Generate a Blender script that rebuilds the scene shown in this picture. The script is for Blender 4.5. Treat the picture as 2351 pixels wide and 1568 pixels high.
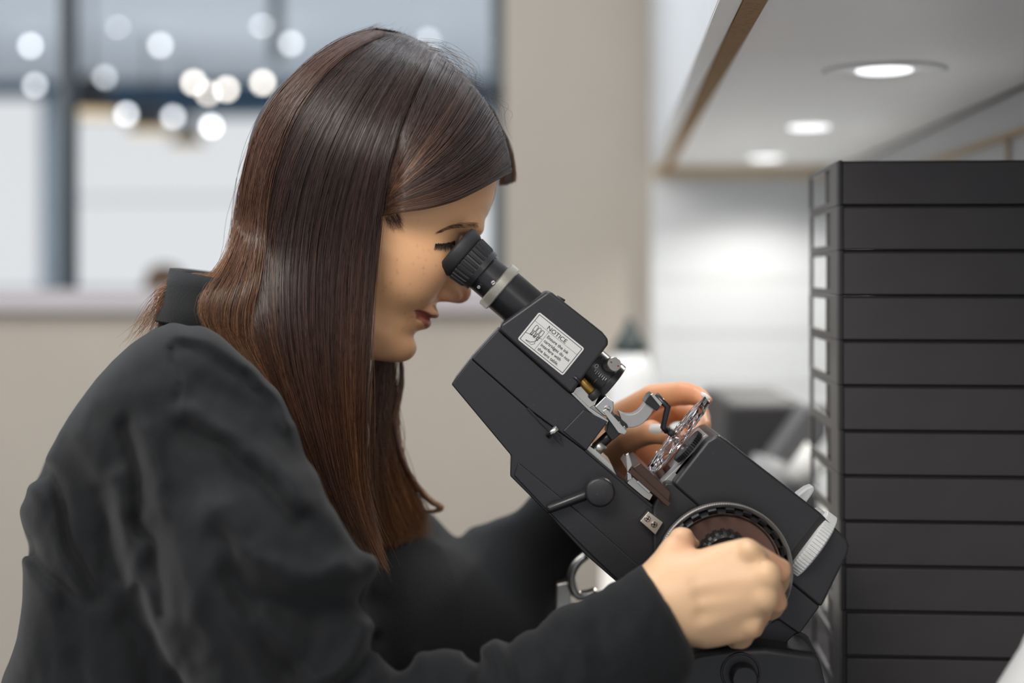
import bpy, bmesh, math, random
import numpy as np
from mathutils import Vector, Matrix
from mathutils.bvhtree import BVHTree

S = bpy.context.scene
COL = S.collection
for o in list(bpy.data.objects): bpy.data.objects.remove(o)
rng = np.random.default_rng(7)
random.seed(7)

# ------------------------------------------------------------------ camera
F = 50/36*2351          # focal length in photo pixels
HX, HY = 1175.5, 627.0  # principal point / horizon in the photo
H = 1.20                # camera height
cam = bpy.data.cameras.new('camera'); camo = bpy.data.objects.new('camera', cam); COL.objects.link(camo)
camo.location = (0, 0, H); camo.rotation_euler = (math.pi/2, 0, 0)
cam.lens = 50; cam.sensor_width = 36; cam.shift_y = (HY-784)/2351
cam.clip_start = .05; cam.clip_end = 60
cam.dof.use_dof = True; cam.dof.focus_distance = 1.085; cam.dof.aperture_fstop = 2.0
S.camera = camo
S.view_settings.view_transform = 'Standard'; S.view_settings.look = 'None'
S.view_settings.exposure = 0.0; S.view_settings.gamma = 1.0; S.view_settings.use_curve_mapping = False

# ------------------------------------------------------------------ world and lights
wd = bpy.data.worlds.new('world'); S.world = wd; wd.use_nodes = True
bg = wd.node_tree.nodes['Background']; bg.inputs[0].default_value = (.80, .86, .95, 1); bg.inputs[1].default_value = .60
def area(name, loc, target, sx, sy, power, col):
    l = bpy.data.lights.new(name, 'AREA'); l.shape = 'RECTANGLE'; l.size = sx; l.size_y = sy; l.energy = power; l.color = col
    o = bpy.data.objects.new(name, l); COL.objects.link(o); o.location = loc
    o.rotation_euler = (Vector(target)-Vector(loc)).to_track_quat('-Z', 'Y').to_euler(); return o
area('ceiling_panel_light', (-.45, -.05, 2.05), (0.0, 1.12, 1.05), .7, .6, 16, (1, .93, .84))
area('rear_ceiling_light', (-.15, 1.55, 2.3), (-.1, 1.13, 1.2), .9, .5, 11, (.92, .96, 1))
area('camera_side_key_light', (.70, -.55, 1.85), (.0, 1.1, 1.15), .9, .9, 10.5, (1, .92, .82))  # unseen soft key added on the camera side to brighten the face
area('room_fill_light', (-1.6, 1.2, 2.45), (-.6, 3.2, 1.0), 1.4, 1.4, 38, (1, .96, .90))
area('next_room_fill_light', (-1.2, 5.6, .75), (-1.2, 5.7, 3), 3.5, 2.5, 27, (.90, .95, 1))  # hidden fill added in the next room to brighten its ceiling

# ------------------------------------------------------------------ helpers
def W(px, py, Y):                   # a pixel of the photograph at a distance Y from the camera
    return Vector(((px-HX)/F*Y, Y, H+(HY-py)/F*Y))
YAW = math.radians(3.94)            # the room's axes against the camera's
CA, SA = math.cos(YAW), math.sin(YAW)
def RM(u, v, z): return Vector((u*CA+v*SA, -u*SA+v*CA, z))

def mat(name, col, rough=.5, metal=0, spec=.5, **k):
    m = bpy.data.materials.new(name); m.use_nodes = True
    nt = m.node_tree; b = nt.nodes['Principled BSDF']
    b.inputs['Base Color'].default_value = (*col, 1); b.inputs['Roughness'].default_value = rough
    b.inputs['Metallic'].default_value = metal; b.inputs['Specular IOR Level'].default_value = spec
    if 'emit' in k: b.inputs['Emission Color'].default_value = (*k.get('ecol', col), 1); b.inputs['Emission Strength'].default_value = k['emit']
    if 'trans' in k: b.inputs['Transmission Weight'].default_value = k['trans']; b.inputs['IOR'].default_value = k.get('ior', 1.45)
    if 'sheen' in k: b.inputs['Sheen Weight'].default_value = k['sheen']; b.inputs['Sheen Roughness'].default_value = .5
    if 'coat' in k: b.inputs['Coat Weight'].default_value = k['coat']; b.inputs['Coat Roughness'].default_value = .25
    if 'sss' in k:
        b.inputs['Subsurface Weight'].default_value = k['sss']; b.inputs['Subsurface Scale'].default_value = .006
        b.inputs['Subsurface Radius'].default_value = (1, .35, .18)
    tc = nt.nodes.new('ShaderNodeTexCoord')
    if 'bump' in k:
        s, st = k['bump']
        n = nt.nodes.new('ShaderNodeTexNoise'); n.inputs['Scale'].default_value = s; n.inputs['Detail'].default_value = 4
        nt.links.new(tc.outputs['Object'], n.inputs['Vector'])
        bp = nt.nodes.new('ShaderNodeBump'); bp.inputs['Strength'].default_value = st; bp.inputs['Distance'].default_value = k.get('bd', .0005)
        nt.links.new(n.outputs['Fac'], bp.inputs['Height']); nt.links.new(bp.outputs['Normal'], b.inputs['Normal'])
    if 'var' in k:                  # wear: a second colour in patches
        s, c2 = k['var']
        n = nt.nodes.new('ShaderNodeTexNoise'); n.inputs['Scale'].default_value = s; n.inputs['Detail'].default_value = 5
        nt.links.new(tc.outputs['Object'], n.inputs['Vector'])
        r = nt.nodes.new('ShaderNodeValToRGB'); r.color_ramp.elements[0].position = k.get('vp', .4); r.color_ramp.elements[1].position = k.get('vq', .65)
        r.color_ramp.elements[0].color = (*col, 1); r.color_ramp.elements[1].color = (*c2, 1)
        nt.links.new(n.outputs['Fac'], r.inputs['Fac']); nt.links.new(r.outputs['Color'], b.inputs['Base Color'])
    return m
def vcol(m, name='Col'):
    nt = m.node_tree; a = nt.nodes.new('ShaderNodeAttribute'); a.attribute_name = name
    nt.links.new(a.outputs['Color'], nt.nodes['Principled BSDF'].inputs['Base Color']); return m

def tag(o, label=None, cat=None, group=None, kind=None):
    if label: o['label'] = label
    if cat: o['category'] = cat
    if group: o['group'] = group
    if kind: o['kind'] = kind
    return o
def empty(name, loc, label, cat, group=None, rz=0):
    o = bpy.data.objects.new(name, None); COL.objects.link(o); o.location = loc; o.rotation_euler = (0, 0, rz)
    o.empty_display_size = .02
    return tag(o, label, cat, group)
def attach(o, parent, local=False):
    if parent is not None:
        o.parent = parent
        if not local: o.matrix_parent_inverse = (Matrix.Translation(parent.location) @ Matrix.Rotation(parent.rotation_euler.z, 4, 'Z')).inverted() if parent.type == 'EMPTY' else Matrix()
    return o
def mk(name, vs, fs, m, parent=None, smooth=False, local=False, bevel=0, seg=3, auto=None):
    me = bpy.data.meshes.new(name); me.from_pydata([tuple(v) for v in vs], [], fs)
    bm = bmesh.new(); bm.from_mesh(me); bmesh.ops.recalc_face_normals(bm, faces=bm.faces); bm.to_mesh(me); bm.free()
    me.materials.append(m)
    o = bpy.data.objects.new(name, me); COL.objects.link(o)
    if smooth or bevel: me.polygons.foreach_set('use_smooth', [True]*len(me.polygons))
    if bevel:
        b = o.modifiers.new('bevel', 'BEVEL'); b.width = bevel; b.segments = seg; b.limit_method = 'ANGLE'; b.angle_limit = math.radians(35); b.harden_normals = True
    elif smooth and auto:
        bm = bmesh.new(); bm.from_mesh(me)
        for e in bm.edges:
            if len(e.link_faces) == 2 and e.calc_face_angle(0) > auto: e.smooth = False
        bm.to_mesh(me); bm.free()
    return attach(o, parent, local)
def npmesh(name, V, Q, m, parent=None, cols=None, tri=False):
    me = bpy.data.meshes.new(name); nv = len(V); nf = len(Q); k = Q.shape[1]
    me.vertices.add(nv); me.vertices.foreach_set('co', np.ascontiguousarray(V, np.float32).ravel())
    me.loops.add(nf*k); me.loops.foreach_set('vertex_index', np.ascontiguousarray(Q, np.int32).ravel())
    me.polygons.add(nf); me.polygons.foreach_set('loop_start', np.arange(0, nf*k, k, dtype=np.int32))
    me.polygons.foreach_set('loop_total', np.full(nf, k, np.int32)); me.polygons.foreach_set('use_smooth', np.ones(nf, bool))
    me.update(calc_edges=True); me.validate()
    if cols is not None:
        a = me.color_attributes.new('Col', 'FLOAT_COLOR', 'POINT')
        a.data.foreach_set('color', np.concatenate([cols, np.ones((len(cols), 1))], 1).astype(np.float32).ravel())
    me.materials.append(m)
    o = bpy.data.objects.new(name, me); COL.objects.link(o)
    return attach(o, parent)
class MB:                           # gathers pieces of ONE part
    def __init__(s): s.v = []; s.f = []
    def add(s, vs, fs):
        n = len(s.v); s.v += [Vector(v) for v in vs]; s.f += [[i+n for i in f] for f in fs]; return s
    def box(s, c, d, M=None):
        c = Vector(c); M = M or Matrix.Identity(3)
        vs = [c + M @ Vector((x*d[0]/2, y*d[1]/2, z*d[2]/2)) for x in (-1, 1) for y in (-1, 1) for z in (-1, 1)]
        return s.add(vs, [(0,1,3,2),(4,6,7,5),(0,4,5,1),(2,3,7,6),(0,2,6,4),(1,5,7,3)])
    def prism(s, poly, y0, y1):     # photo outline at distance y0, straight back to y1
        a = [W(x, y, y0) for x, y in poly]; b = [Vector((p.x, p.y+(y1-y0), p.z)) for p in a]; n = len(a)
        return s.add(a+b, [list(range(n)), list(range(2*n-1, n-1, -1))]+[[i, (i+1) % n, (i+1) % n+n, i+n] for i in range(n)])
    def lathe(s, o, ax, prof, seg=48, ribs=None, cap=True):
        o = Vector(o); ax = Vector(ax).normalized(); t = Vector((0, -1, 0)) if abs(ax.y) < .9 else Vector((0, 0, 1))
        e1 = ax.cross(t).normalized(); e2 = ax.cross(e1); vs = []; fs = []
        for k, p in enumerate(prof):
            for i in range(seg):
                a = 2*math.pi*i/seg; r = p[1]
                if ribs and len(p) > 2: r += p[2]*(1 if (i*ribs/seg) % 1 < .5 else -1)*.5
                vs.append(o+ax*p[0]+(e1*math.cos(a)+e2*math.sin(a))*r)
        for k in range(len(prof)-1):
            for i in range(seg): j = (i+1) % seg; fs.append([k*seg+i, k*seg+j, (k+1)*seg+j, (k+1)*seg+i])
        if cap: fs.append(list(range(seg))[::-1]); fs.append([(len(prof)-1)*seg+i for i in range(seg)])
        return s.add(vs, fs)
    def tube(s, pts, rad, seg=10, flat=1.0):
        pts = [Vector(p) for p in pts]; n = len(pts); vs = []; fs = []
        rad = rad if isinstance(rad, (list, tuple)) else [rad]*n
        for k, p in enumerate(pts):
            t = (pts[min(k+1, n-1)]-pts[max(k-1, 0)]).normalized(); up = Vector((0, 1, 0)) if abs(t.y) < .9 else Vector((1, 0, 0))
            e1 = t.cross(up).normalized(); e2 = t.cross(e1)
            for i in range(seg): a = 2*math.pi*i/seg; vs.append(p+e1*math.cos(a)*rad[k]+e2*math.sin(a)*rad[k]*flat)
        for k in range(n-1):
            for i in range(seg): j = (i+1) % seg; fs.append([k*seg+i, k*seg+j, (k+1)*seg+j, (k+1)*seg+i])
        fs.append(list(range(seg))); fs.append([(n-1)*seg+i for i in range(seg)])
        return s.add(vs, fs)
    def build(s, name, m, parent=None, **k): return mk(name, s.v, s.f, m, parent, **k)
def curve(pts, n):                  # Catmull-Rom through the points, n samples by arc length
    P = np.array(pts, float); Q = np.vstack([2*P[0]-P[1], P, 2*P[-1]-P[-2]]); out = []
    for i in range(len(P)-1):
        p0, p1, p2, p3 = Q[i:i+4]
        for t in np.linspace(0, 1, 14, endpoint=False):
            out.append(.5*((2*p1)+(-p0+p2)*t+(2*p0-5*p1+4*p2-p3)*t*t+(-p0+3*p1-3*p2+p3)*t**3))
    out.append(P[-1]); out = np.array(out)
    d = np.r_[0, np.cumsum(np.linalg.norm(np.diff(out[:, :2], axis=0), axis=1)+1e-9)]
    s = np.linspace(0, d[-1], n); return np.stack([np.interp(s, d, out[:, k]) for k in range(out.shape[1])], 1)
def closed(poly, n=5):              # smooth closed outline
    P = np.array(poly, float); m = len(P); out = []
    for i in range(m):
        p0, p1, p2, p3 = P[i-1], P[i], P[(i+1) % m], P[(i+2) % m]
        for t in np.linspace(0, 1, n, endpoint=False):
            out.append(.5*((2*p1)+(-p0+p2)*t+(2*p0-5*p1+4*p2-p3)*t*t+(-p0+3*p1-3*p2+p3)*t**3))
    return np.array(out)

# ---- implicit surfaces
def smin(a, b, k):
    h = np.clip(.5+.5*(b-a)/k, 0, 1); return b*(1-h)+a*h-k*h*(1-h)
def smax(a, b, k): return -smin(-a, -b, k)
def cone(P, a, b, ra, rb):
    a = np.array(a, np.float32); b = np.array(b, np.float32); ba = b-a
    q = [P[i]-a[i] for i in range(3)]; t = np.clip((q[0]*ba[0]+q[1]*ba[1]+q[2]*ba[2])/max((ba**2).sum(), 1e-12), 0, 1)
    return np.sqrt((q[0]-t*ba[0])**2+(q[1]-t*ba[1])**2+(q[2]-t*ba[2])**2)-(ra+t*(rb-ra))
def ell(P, c, r):
    q = [(P[i]-c[i]) for i in range(3)]
    k0 = np.sqrt(sum((q[i]/r[i])**2 for i in range(3))); k1 = np.sqrt(sum((q[i]/r[i]**2)**2 for i in range(3)))+1e-6
    return k0*(k0-1)/k1
def nets(f, lo, hi, h, relax=2):
    xs = [np.arange(lo[i], hi[i]+h, h, dtype=np.float32) for i in range(3)]
    v = np.empty([len(x) for x in xs], np.float32)
    for i0 in range(0, len(xs[0]), 24):
        G = np.meshgrid(xs[0][i0:i0+24], xs[1], xs[2], indexing='ij'); v[i0:i0+24] = f(G)
    v[0] = v[-1] = abs(v[0])+h; v[:, 0] = abs(v[:, 0])+h; v[:, -1] = abs(v[:, -1])+h; v[:, :, 0] = abs(v[:, :, 0])+h; v[:, :, -1] = abs(v[:, :, -1])+h
    s = v < 0; n = np.array(v.shape)
    c = np.zeros(n-1, np.int8)
    for dx in (0, 1):
        for dy in (0, 1):
            for dz in (0, 1): c += s[dx:n[0]-1+dx, dy:n[1]-1+dy, dz:n[2]-1+dz]
    cell = np.argwhere((c > 0) & (c < 8)); idx = np.full(n-1, -1, np.int32); idx[tuple(cell.T)] = np.arange(len(cell))
    acc = np.zeros((len(cell), 3)); cnt = np.zeros(len(cell))
    for ax in range(3):
        o1, o2 = [k for k in range(3) if k != ax]
        for i in (0, 1):
            for j in (0, 1):
                a = cell.copy(); a[:, o1] += i; a[:, o2] += j; b = a.copy(); b[:, ax] += 1
                va = v[tuple(a.T)]; vb = v[tuple(b.T)]; m = (va < 0) != (vb < 0)
                t = np.where(m, va/np.where(m, va-vb, 1), 0); p = a.astype(float); p[:, ax] += t
                acc[m] += p[m]; cnt[m] += 1
    V = acc/cnt[:, None]*h+np.array(lo)
    quads = []
    for ax in range(3):
        o1, o2 = [(1, 2), (2, 0), (0, 1)][ax]
        sl0 = [slice(None)]*3; sl1 = [slice(None)]*3; sl0[ax] = slice(0, -1); sl1[ax] = slice(1, None)
        a = s[tuple(sl0)]; b = s[tuple(sl1)]; e = np.argwhere(a != b)
        e = e[(e[:, o1] > 0) & (e[:, o2] > 0) & (e[:, o1] < n[o1]-1) & (e[:, o2] < n[o2]-1)]
        fl = a[tuple(e.T)]; q = []
        for d1, d2 in ((1, 1), (0, 1), (0, 0), (1, 0)):
            g = e.copy(); g[:, o1] -= d1; g[:, o2] -= d2; q.append(idx[tuple(g.T)])
        q = np.stack(q, 1); q[~fl] = q[~fl][:, ::-1]; quads.append(q)
    Q = np.concatenate(quads)
    for _ in range(relax):          # pull the points onto the surface
        P = [V[:, i].astype(np.float32) for i in range(3)]; f0 = f(P); g = []
        for i in range(3):
            R = [p.copy() for p in P]; R[i] = R[i]+h*.3; g.append((f(R)-f0)/(h*.3))
        g = np.stack(g, 1); st = (f0/np.maximum((g**2).sum(1), .2))[:, None]*g; ln = np.linalg.norm(st, axis=1)[:, None]
        V = V-st*np.minimum(1, h*.6/np.maximum(ln, 1e-9))
    return V, Q
class Field2:                       # a function over photo pixels, tabulated
    def __init__(s, fn, x0, x1, y0, y1, st=4):
        s.x0, s.y0, s.st = x0, y0, st
        X, Y = np.meshgrid(np.arange(x0, x1+st, st, dtype=np.float32), np.arange(y0, y1+st, st, dtype=np.float32), indexing='ij'); s.a = fn(X, Y).astype(np.float32)
    def px(s, px, py):
        u = np.clip((px-s.x0)/s.st, 0, s.a.shape[0]-1.001); w = np.clip((py-s.y0)/s.st, 0, s.a.shape[1]-1.001)
        i = u.astype(int); j = w.astype(int); u = u-i; w = w-j; a = s.a
        return (a[i, j]*(1-u)+a[i+1, j]*u)*(1-w)+(a[i, j+1]*(1-u)+a[i+1, j+1]*u)*w
    def __call__(s, P): return s.px(HX+F*P[0]/P[1], HY-F*(P[2]-H)/P[1])
def poly_sdf(poly):
    P = np.array(poly, float)
    def fn(X, Y):
        d = np.full(X.shape, 1e9); inside = np.zeros(X.shape, bool)
        for i in range(len(P)):
            a = P[i-1]; b = P[i]; e = b-a; t = np.clip(((X-a[0])*e[0]+(Y-a[1])*e[1])/max((e**2).sum(), 1e-9), 0, 1)
            d = np.minimum(d, (X-a[0]-t*e[0])**2+(Y-a[1]-t*e[1])**2)
            m = ((a[1] > Y) != (b[1] > Y)); x = a[0]+(Y-a[1])*e[0]/(e[1] if abs(e[1]) > 1e-9 else 1e-9); inside ^= m & (X < x)
        d = np.sqrt(d); return np.where(inside, -d, d)
    return fn
def carve(poly, box, n=5): return Field2(poly_sdf(closed(poly, n)), *box)
def line_dist(X, Y, pts):           # distance to and side of a polyline
    d = np.full(X.shape, 1e9); sd = np.zeros(X.shape)
    for a, b in zip(pts[:-1], pts[1:]):
        e = np.array(b)-np.array(a); t = np.clip(((X-a[0])*e[0]+(Y-a[1])*e[1])/(e**2).sum(), 0, 1)
        dx = X-a[0]-t*e[0]; dy = Y-a[1]-t*e[1]; q = dx*dx+dy*dy; c = np.sign(e[0]*dy-e[1]*dx)
        m = q < d; d = np.where(m, q, d); sd = np.where(m, c, sd)
    return np.sqrt(d), sd
# ------------------------------------------------------------------ the setting
M = {}
M['beige'] = mat('beige_wallcovering', (.365, .33, .287), .75, bump=(900, .25), var=(3, (.35, .316, .275)))
M['white_wall'] = mat('white_wall', (.50, .52, .535), .45)
M['white_lam'] = mat('white_laminate', (.86, .87, .88), .45)
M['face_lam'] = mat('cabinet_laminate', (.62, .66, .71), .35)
M['chip'] = mat('chipboard', (.36, .22, .10), .85, var=(220, (.20, .115, .05)), bump=(500, .9), bd=.001, vp=.5, vq=.8)
M['tan'] = mat('tan_edge', (.50, .38, .24), .7)
M['dark_gap'] = mat('dark_strip', (.06, .05, .045), .7)
M['sill'] = mat('grey_sill', (.40, .38, .40), .5)
M['steel_dark'] = mat('dark_frame', (.045, .06, .07), .5)
M['steel_blue'] = mat('blue_grey_post', (.22, .30, .37), .5)
M['navy'] = mat('navy_beam', (.035, .085, .14), .6)
M['ceil_far'] = mat('far_ceiling', (.60, .65, .70), .8, emit=0.0)
M['floor'] = mat('floor_grey', (.55, .52, .49), .5, var=(4, (.50, .475, .45)))
M['desk'] = mat('desk_grey', (.030, .028, .030), .75, spec=.15)
M['glow'] = mat('daylight_pane', (.02, .02, .02), .6, emit=.74, ecol=(.97, 1.0, 1.03))
M['lamp'] = mat('lamp_glow', (1, 1, 1), .5, emit=1.6, ecol=(.95, .97, 1))
M['glass'] = mat('window_glass', (1, 1, 1), 0, trans=1, ior=1.05)
def UV(px, v): t = (px-HX)/F; return v*(t*CA-SA)/(CA+t*SA)
def UZ(px, py, v): u = UV(px, v); return H+(HY-py)/F*(-u*SA+v*CA)
def rbox(mb, u0, u1, v0, v1, z0, z1):
    vs = [RM(u, v, z) for u in (u0, u1) for v in (v0, v1) for z in (z0, z1)]
    return mb.add(vs, [(0,1,3,2),(4,6,7,5),(0,4,5,1),(2,3,7,6),(0,2,6,4),(1,5,7,3)])
def struct(name, m, *boxes, parent=None, **k):
    mb = MB()
    for b in boxes: rbox(mb, *b)
    o = mb.build(name, m, parent, **k); o['kind'] = 'structure'; return o
VB = 2.75
uL, uJ, uC = -4.0, UV(1158, VB), .079
zs = UZ(1000, 712, VB)
struct('floor', M['floor'], (-4, .56, -1.2, 8.1, -.05, 0))
struct('wall_back', M['beige'], (uL, uJ, VB, VB+.12, 0, zs), (uJ, uC, VB, VB+.12, 0, 2.8))
struct('wall_alcove', M['white_wall'], (uC, .56, 2.70, 2.82, 0, H+.2))
struct('wall_right', M['white_wall'], (.44, .56, -.6, 2.7, 0, H+.26))
struct('trim_1', M['tan'], (uC, .438, 2.685, 2.70, H+.182, H+.2))
# tall white panels on the alcove wall, their joints, and the rail on the right wall
struct('trim_2', M['dark_gap'], (.4385, .44, .3, 2.69, H+.196, H+.208))
struct('trim_3', M['tan'], (.432, .44, 1.0, 2.69, H+.148, H+.154), (.436, .44, 1.60, 1.607, H-.3, H+.148))
seams = [(uC+.01, .43, 2.698, 2.6995, H+(HY-y)/F*2.7-.001, H+(HY-y)/F*2.7+.001) for y in (520, 640, 762, 880)]
struct('trim_4', M['sill'], *seams)
# window into the next room
wf = struct('window_1', M['sill'], (uL, uJ, VB-.03, VB+.14, zs-.002, zs+.040))
struct('window_frame', M['steel_dark'], (uJ-.028, uJ, VB+.03, VB+.09, zs+.04, 2.8), parent=wf)
u1 = UV(131, VB); struct('mullion', M['steel_dark'], (u1-.009, u1+.009, VB+.03, VB+.09, zs+.04, 2.8), parent=wf)
u1 = UV(1135, VB); mb = MB(); mb.lathe(RM(u1, VB+.03, UZ(1135, 203, VB)), RM(0, -1, 0), [(0, .013), (.03, .013), (.036, .008)], 24)
mb.build('catch', M['steel_dark'], wf, smooth=True)
struct('window_pane', M['glass'], (uL, u1-.013, VB+.055, VB+.061, zs+.04, 2.8), parent=wf)
# the bright room beyond
VF = 8.0
def fb(x0, x1, y0, y1, v=VF, th=.05):
    return (UV(x0, v), UV(x1, v), v, v+th, UZ((x0+x1)/2, y1, v), UZ((x0+x1)/2, y0, v))
zc = UZ(600, 200, VF)
struct('wall_far', M['steel_blue'], (uL-6, UV(1350, VF), VF+.1, VF+.2, 0, zc), fb(-900, 1350, 668, 800, VF-.05))
struct('ceiling_far', M['ceil_far'], (uL-6, 1.5, 3.4, VF+.2, zc, zc+.05))
struct('trim_5', M['navy'], fb(-400, 1250, 186, 212, VF-.25, .2), fb(150, 1250, 205, 262, VF-.2, .15))
struct('trim_6', mat('pale_post', (.40, .47, .53), .5), fb(92, 128, 205, 668, VF-.16, .12))
w2 = struct('window_2', M['glow'], fb(-460, 92, 214, 664, VF))
w3 = struct('window_3', M['glow'], fb(128, 1250, 214, 664, VF))
struct('glazing_bar', M['sill'], fb(128, 1250, 453, 458, VF-.03, .03), parent=w3)
struct('trim_7', M['steel_dark'], (UV(621, 5.2), UV(621, 5.2)+.035, 5.2, 5.25, UZ(621, 140, 5.2), zc))
M['pend'] = mat('pendant_black', (.02, .02, .022), .5)
M['pend_in'] = mat('pendant_glow', (1, .75, .4), .5, emit=.14, ecol=(1, .62, .25))
def pendant(px, py, v, r, which):
    c = RM(UV(px, v), v, UZ(px, py, v))
    t = empty('pendant_lamp', c, which, 'pendant lamp', 'black pendant lamps in the next room')
    mb = MB(); mb.lathe(c, (0, 0, 1), [(-.6*r, r), (-.5*r, r*.98), (.5*r, r*.45), (.7*r, r*.12), (.75*r, .02)], 32, cap=False); mb.build('lamp_shade', M['pend'], t, smooth=True)
    mb = MB(); mb.lathe(c, (0, 0, 1), [(-.68*r, r*1.0), (-.6*r, r*1.0)], 32); mb.build('bulb', M['pend_in'], t)
    mb = MB(); mb.tube([c+Vector((0, 0, r*.7)), Vector((c.x, c.y, zc+.01))], .006, 6); mb.build('cord', M['pend'], t)
pendant(208, 218, 5.0, .105, 'largest and leftmost black pendant lamp with warm rim, beyond the window')
pendant(342, 270, 6.2, .10, 'middle black pendant lamp beyond the window, between pale light discs')
pendant(430, 305, 7.0, .09, 'rightmost small black pendant lamp beyond the window, nearest the hair')
# round ceiling lamps of the next room, out of focus
def glob(px, py, v, r, strength, col, label, grp):
    m = mat('globe_glow', col, .5, emit=strength, ecol=col)
    mb = MB(); c = RM(UV(px, v), v, UZ(px, py, v))
    mb.lathe(c, (0, -1, 0), [(-r, r*.05), (-r*.7, r*.7), (0, r), (r*.7, r*.7), (r, r*.05)], 20)
    o = mb.build('ceiling_spotlight', m, None, smooth=True); tag(o, label, 'lamp', grp)
W_ = (.93, .96, 1)
G1 = 'cool ceiling spotlights blurred in the next room'; G2 = 'warm hanging bulbs blurred in the next room'
for px, py, s, lab in [(271, 57, 10, 'round cool light disc high up, right of the dark window post'), (368, 104, 8, 'round pale disc below and right of the disc by the window post'),
    (601, 55, 9, 'round pale disc touching the hanging dark post near the top'), (668, 100, 7, 'round pale disc just right of the hanging dark post'),
    (70, 105, 9, 'round pale disc left of the dark window post'), (929, 45, 7, 'large pale disc above the hair parting'), (983, 92, 4, 'faint pale disc overlapping the one above the hair parting'),
    (80, 196, 7, 'pale disc cut by the dark beam at far left'), (762, -18, 6, 'pale disc cut by the top of the picture above the hair'), (-20, -10, 7, 'pale disc in the top left corner'),
    (240, 178, 5, 'grey disc hanging over the largest pendant lamp'), (290, 262, 10, 'white disc between the largest and middle pendant lamps'), (397, 268, 8, 'white disc between the middle and small pendant lamps'),
    (485, 290, 14, 'white disc right of the smallest pendant lamp')]:
    glob(px, py, 6.0, .0155, s*.8, W_, lab, G1)
for px, py, s, lab in [(445, 190, 15, 'warm white disc, leftmost of the cluster left of the hair'), (520, 205, 15, 'warm white disc in the middle of the cluster left of the hair'), (603, 190, 14, 'warm white disc closest to the hair outline'), (478, 215, 9, 'warm white disc low in the cluster left of the hair')]:
    glob(px, py, 6.2, .0165, s*.8, (1, .93, .84), lab, G2)
mb = MB(); mb.prism(closed([(330, 680), (335, 630), (350, 612), (375, 606), (400, 618), (412, 640), (415, 680)], 4), 3.6, 3.66)
cw = W(372, 680, 3.63); ch = empty('chair', (cw.x, 3.7, 0), 'rounded brown chair back showing just above the window ledge', 'chair')
mb.build('backrest', mat('brown_leather', (.12, .07, .04), .6), ch, bevel=.01)
mb = MB(); mb.box((cw.x, 3.80, .66), (.36, .36, .05)); mb.build('seat', M['chip'], ch)
for sx in (-1, 1):
    for sy, zt in ((-.17, cw.z+.02 if sx == 9 else .64), (.17, .64)): mb = MB(); mb.box((cw.x+sx*.16, 3.8+sy, zt/2), (.03, .03, zt)); mb.build('leg', M['steel_dark'], ch)
mb = MB(); mb.box((cw.x, 3.645, (cw.z+.7)/2), (.05, .03, cw.z-.6)); mb.build('back_post', M['steel_dark'], ch)

# overhead cabinets
zb = H+.20
def cabinet(v0, v1, label):
    t = empty('wall_cabinet', RM(.26, (v0+v1)/2, zb), label, 'cabinet', 'white wall cabinets with lit undersides', 0)
    g = .0006
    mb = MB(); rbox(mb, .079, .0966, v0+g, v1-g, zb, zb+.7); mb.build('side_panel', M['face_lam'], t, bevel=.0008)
    mb = MB(); rbox(mb, .0795, .0963, v0+g, v1-g, zb-.0012, zb-.0002); mb.build('edge_trim', M['white_lam'], t)
    mb = MB(); rbox(mb, .0970, .114, v0, v1, zb-.003, zb+.05); mb.build('raw_edge', M['chip'], t)
    mb = MB(); rbox(mb, .114, .4385, v0, v1, zb, zb+.018); mb.build('bottom_panel', M['white_lam'], t)
    mb = MB(); rbox(mb, .42, .438, v0, v1, zb+.018, zb+.7); mb.build('back_panel', M['white_lam'], t)
    mb = MB(); rbox(mb, .0968, .438, v0, v1, zb+.7, zb+.718); mb.build('top_panel', M['white_lam'], t)
cabinet(.45, 1.152, 'white overhead cabinet nearest the camera, ending at the panel joint, top edge of picture')
cabinet(1.152, 2.698, 'long white overhead cabinet with three round lights in its underside')
def downlight(px, py, label, ring):
    v = .2*F/(HY-py); u = UV(px, v); c = RM(u, v, zb)
    t = empty('recessed_light', c, label, 'lamp', 'round lights under the cabinet')
    mb = MB(); mb.lathe(c, (0, 0, -1), [(-.004, .027), (.0015, .027), (.0025, .024)], 48); mb.build('diffuser', M['lamp'], t, smooth=True, auto=.6)
    if ring: mb = MB(); mb.lathe(c, (0, 0, -1), [(0, .060), (.002, .060), (.0035, .055), (.002, .050), (.0, .029), (-.002, .029)], 64, cap=False); mb.build('bezel', M['white_lam'], t, smooth=True)
    l = bpy.data.lights.new('downlight', 'SPOT'); l.energy = 7.5; l.spot_size = 2.6; l.spot_blend = .6; l.shadow_soft_size = .03; l.color = (1, .96, .9)
    o = bpy.data.objects.new('downlight', l); COL.objects.link(o); o.location = c+Vector((0, 0, -.012))
downlight(2030, 168, 'round light in the cabinet underside, nearest and rightmost of three', True)
downlight(1857, 295, 'round light in the cabinet underside, middle of three', False)
downlight(1758, 365, 'round light in the cabinet underside, farthest and lowest of three', False)

# desk under everything (only its top stands below the frame)
ZD = H-.43
t = empty('desk', (.25, 1.35, 0), 'grey desk top carrying the lens machine and the black tray stack', 'desk')
mb = MB(); mb.box((.06, 1.37, ZD-.015), (.70, .95, .03)); mb.build('desk_top', M['desk'], t, bevel=.003)
for x in (-.25, .38):
    for y in (1.0, 1.80): mb = MB(); mb.box((x, y, (ZD-.03)/2), (.04, .04, ZD-.03)); mb.build('leg', M['desk'], t)

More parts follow.
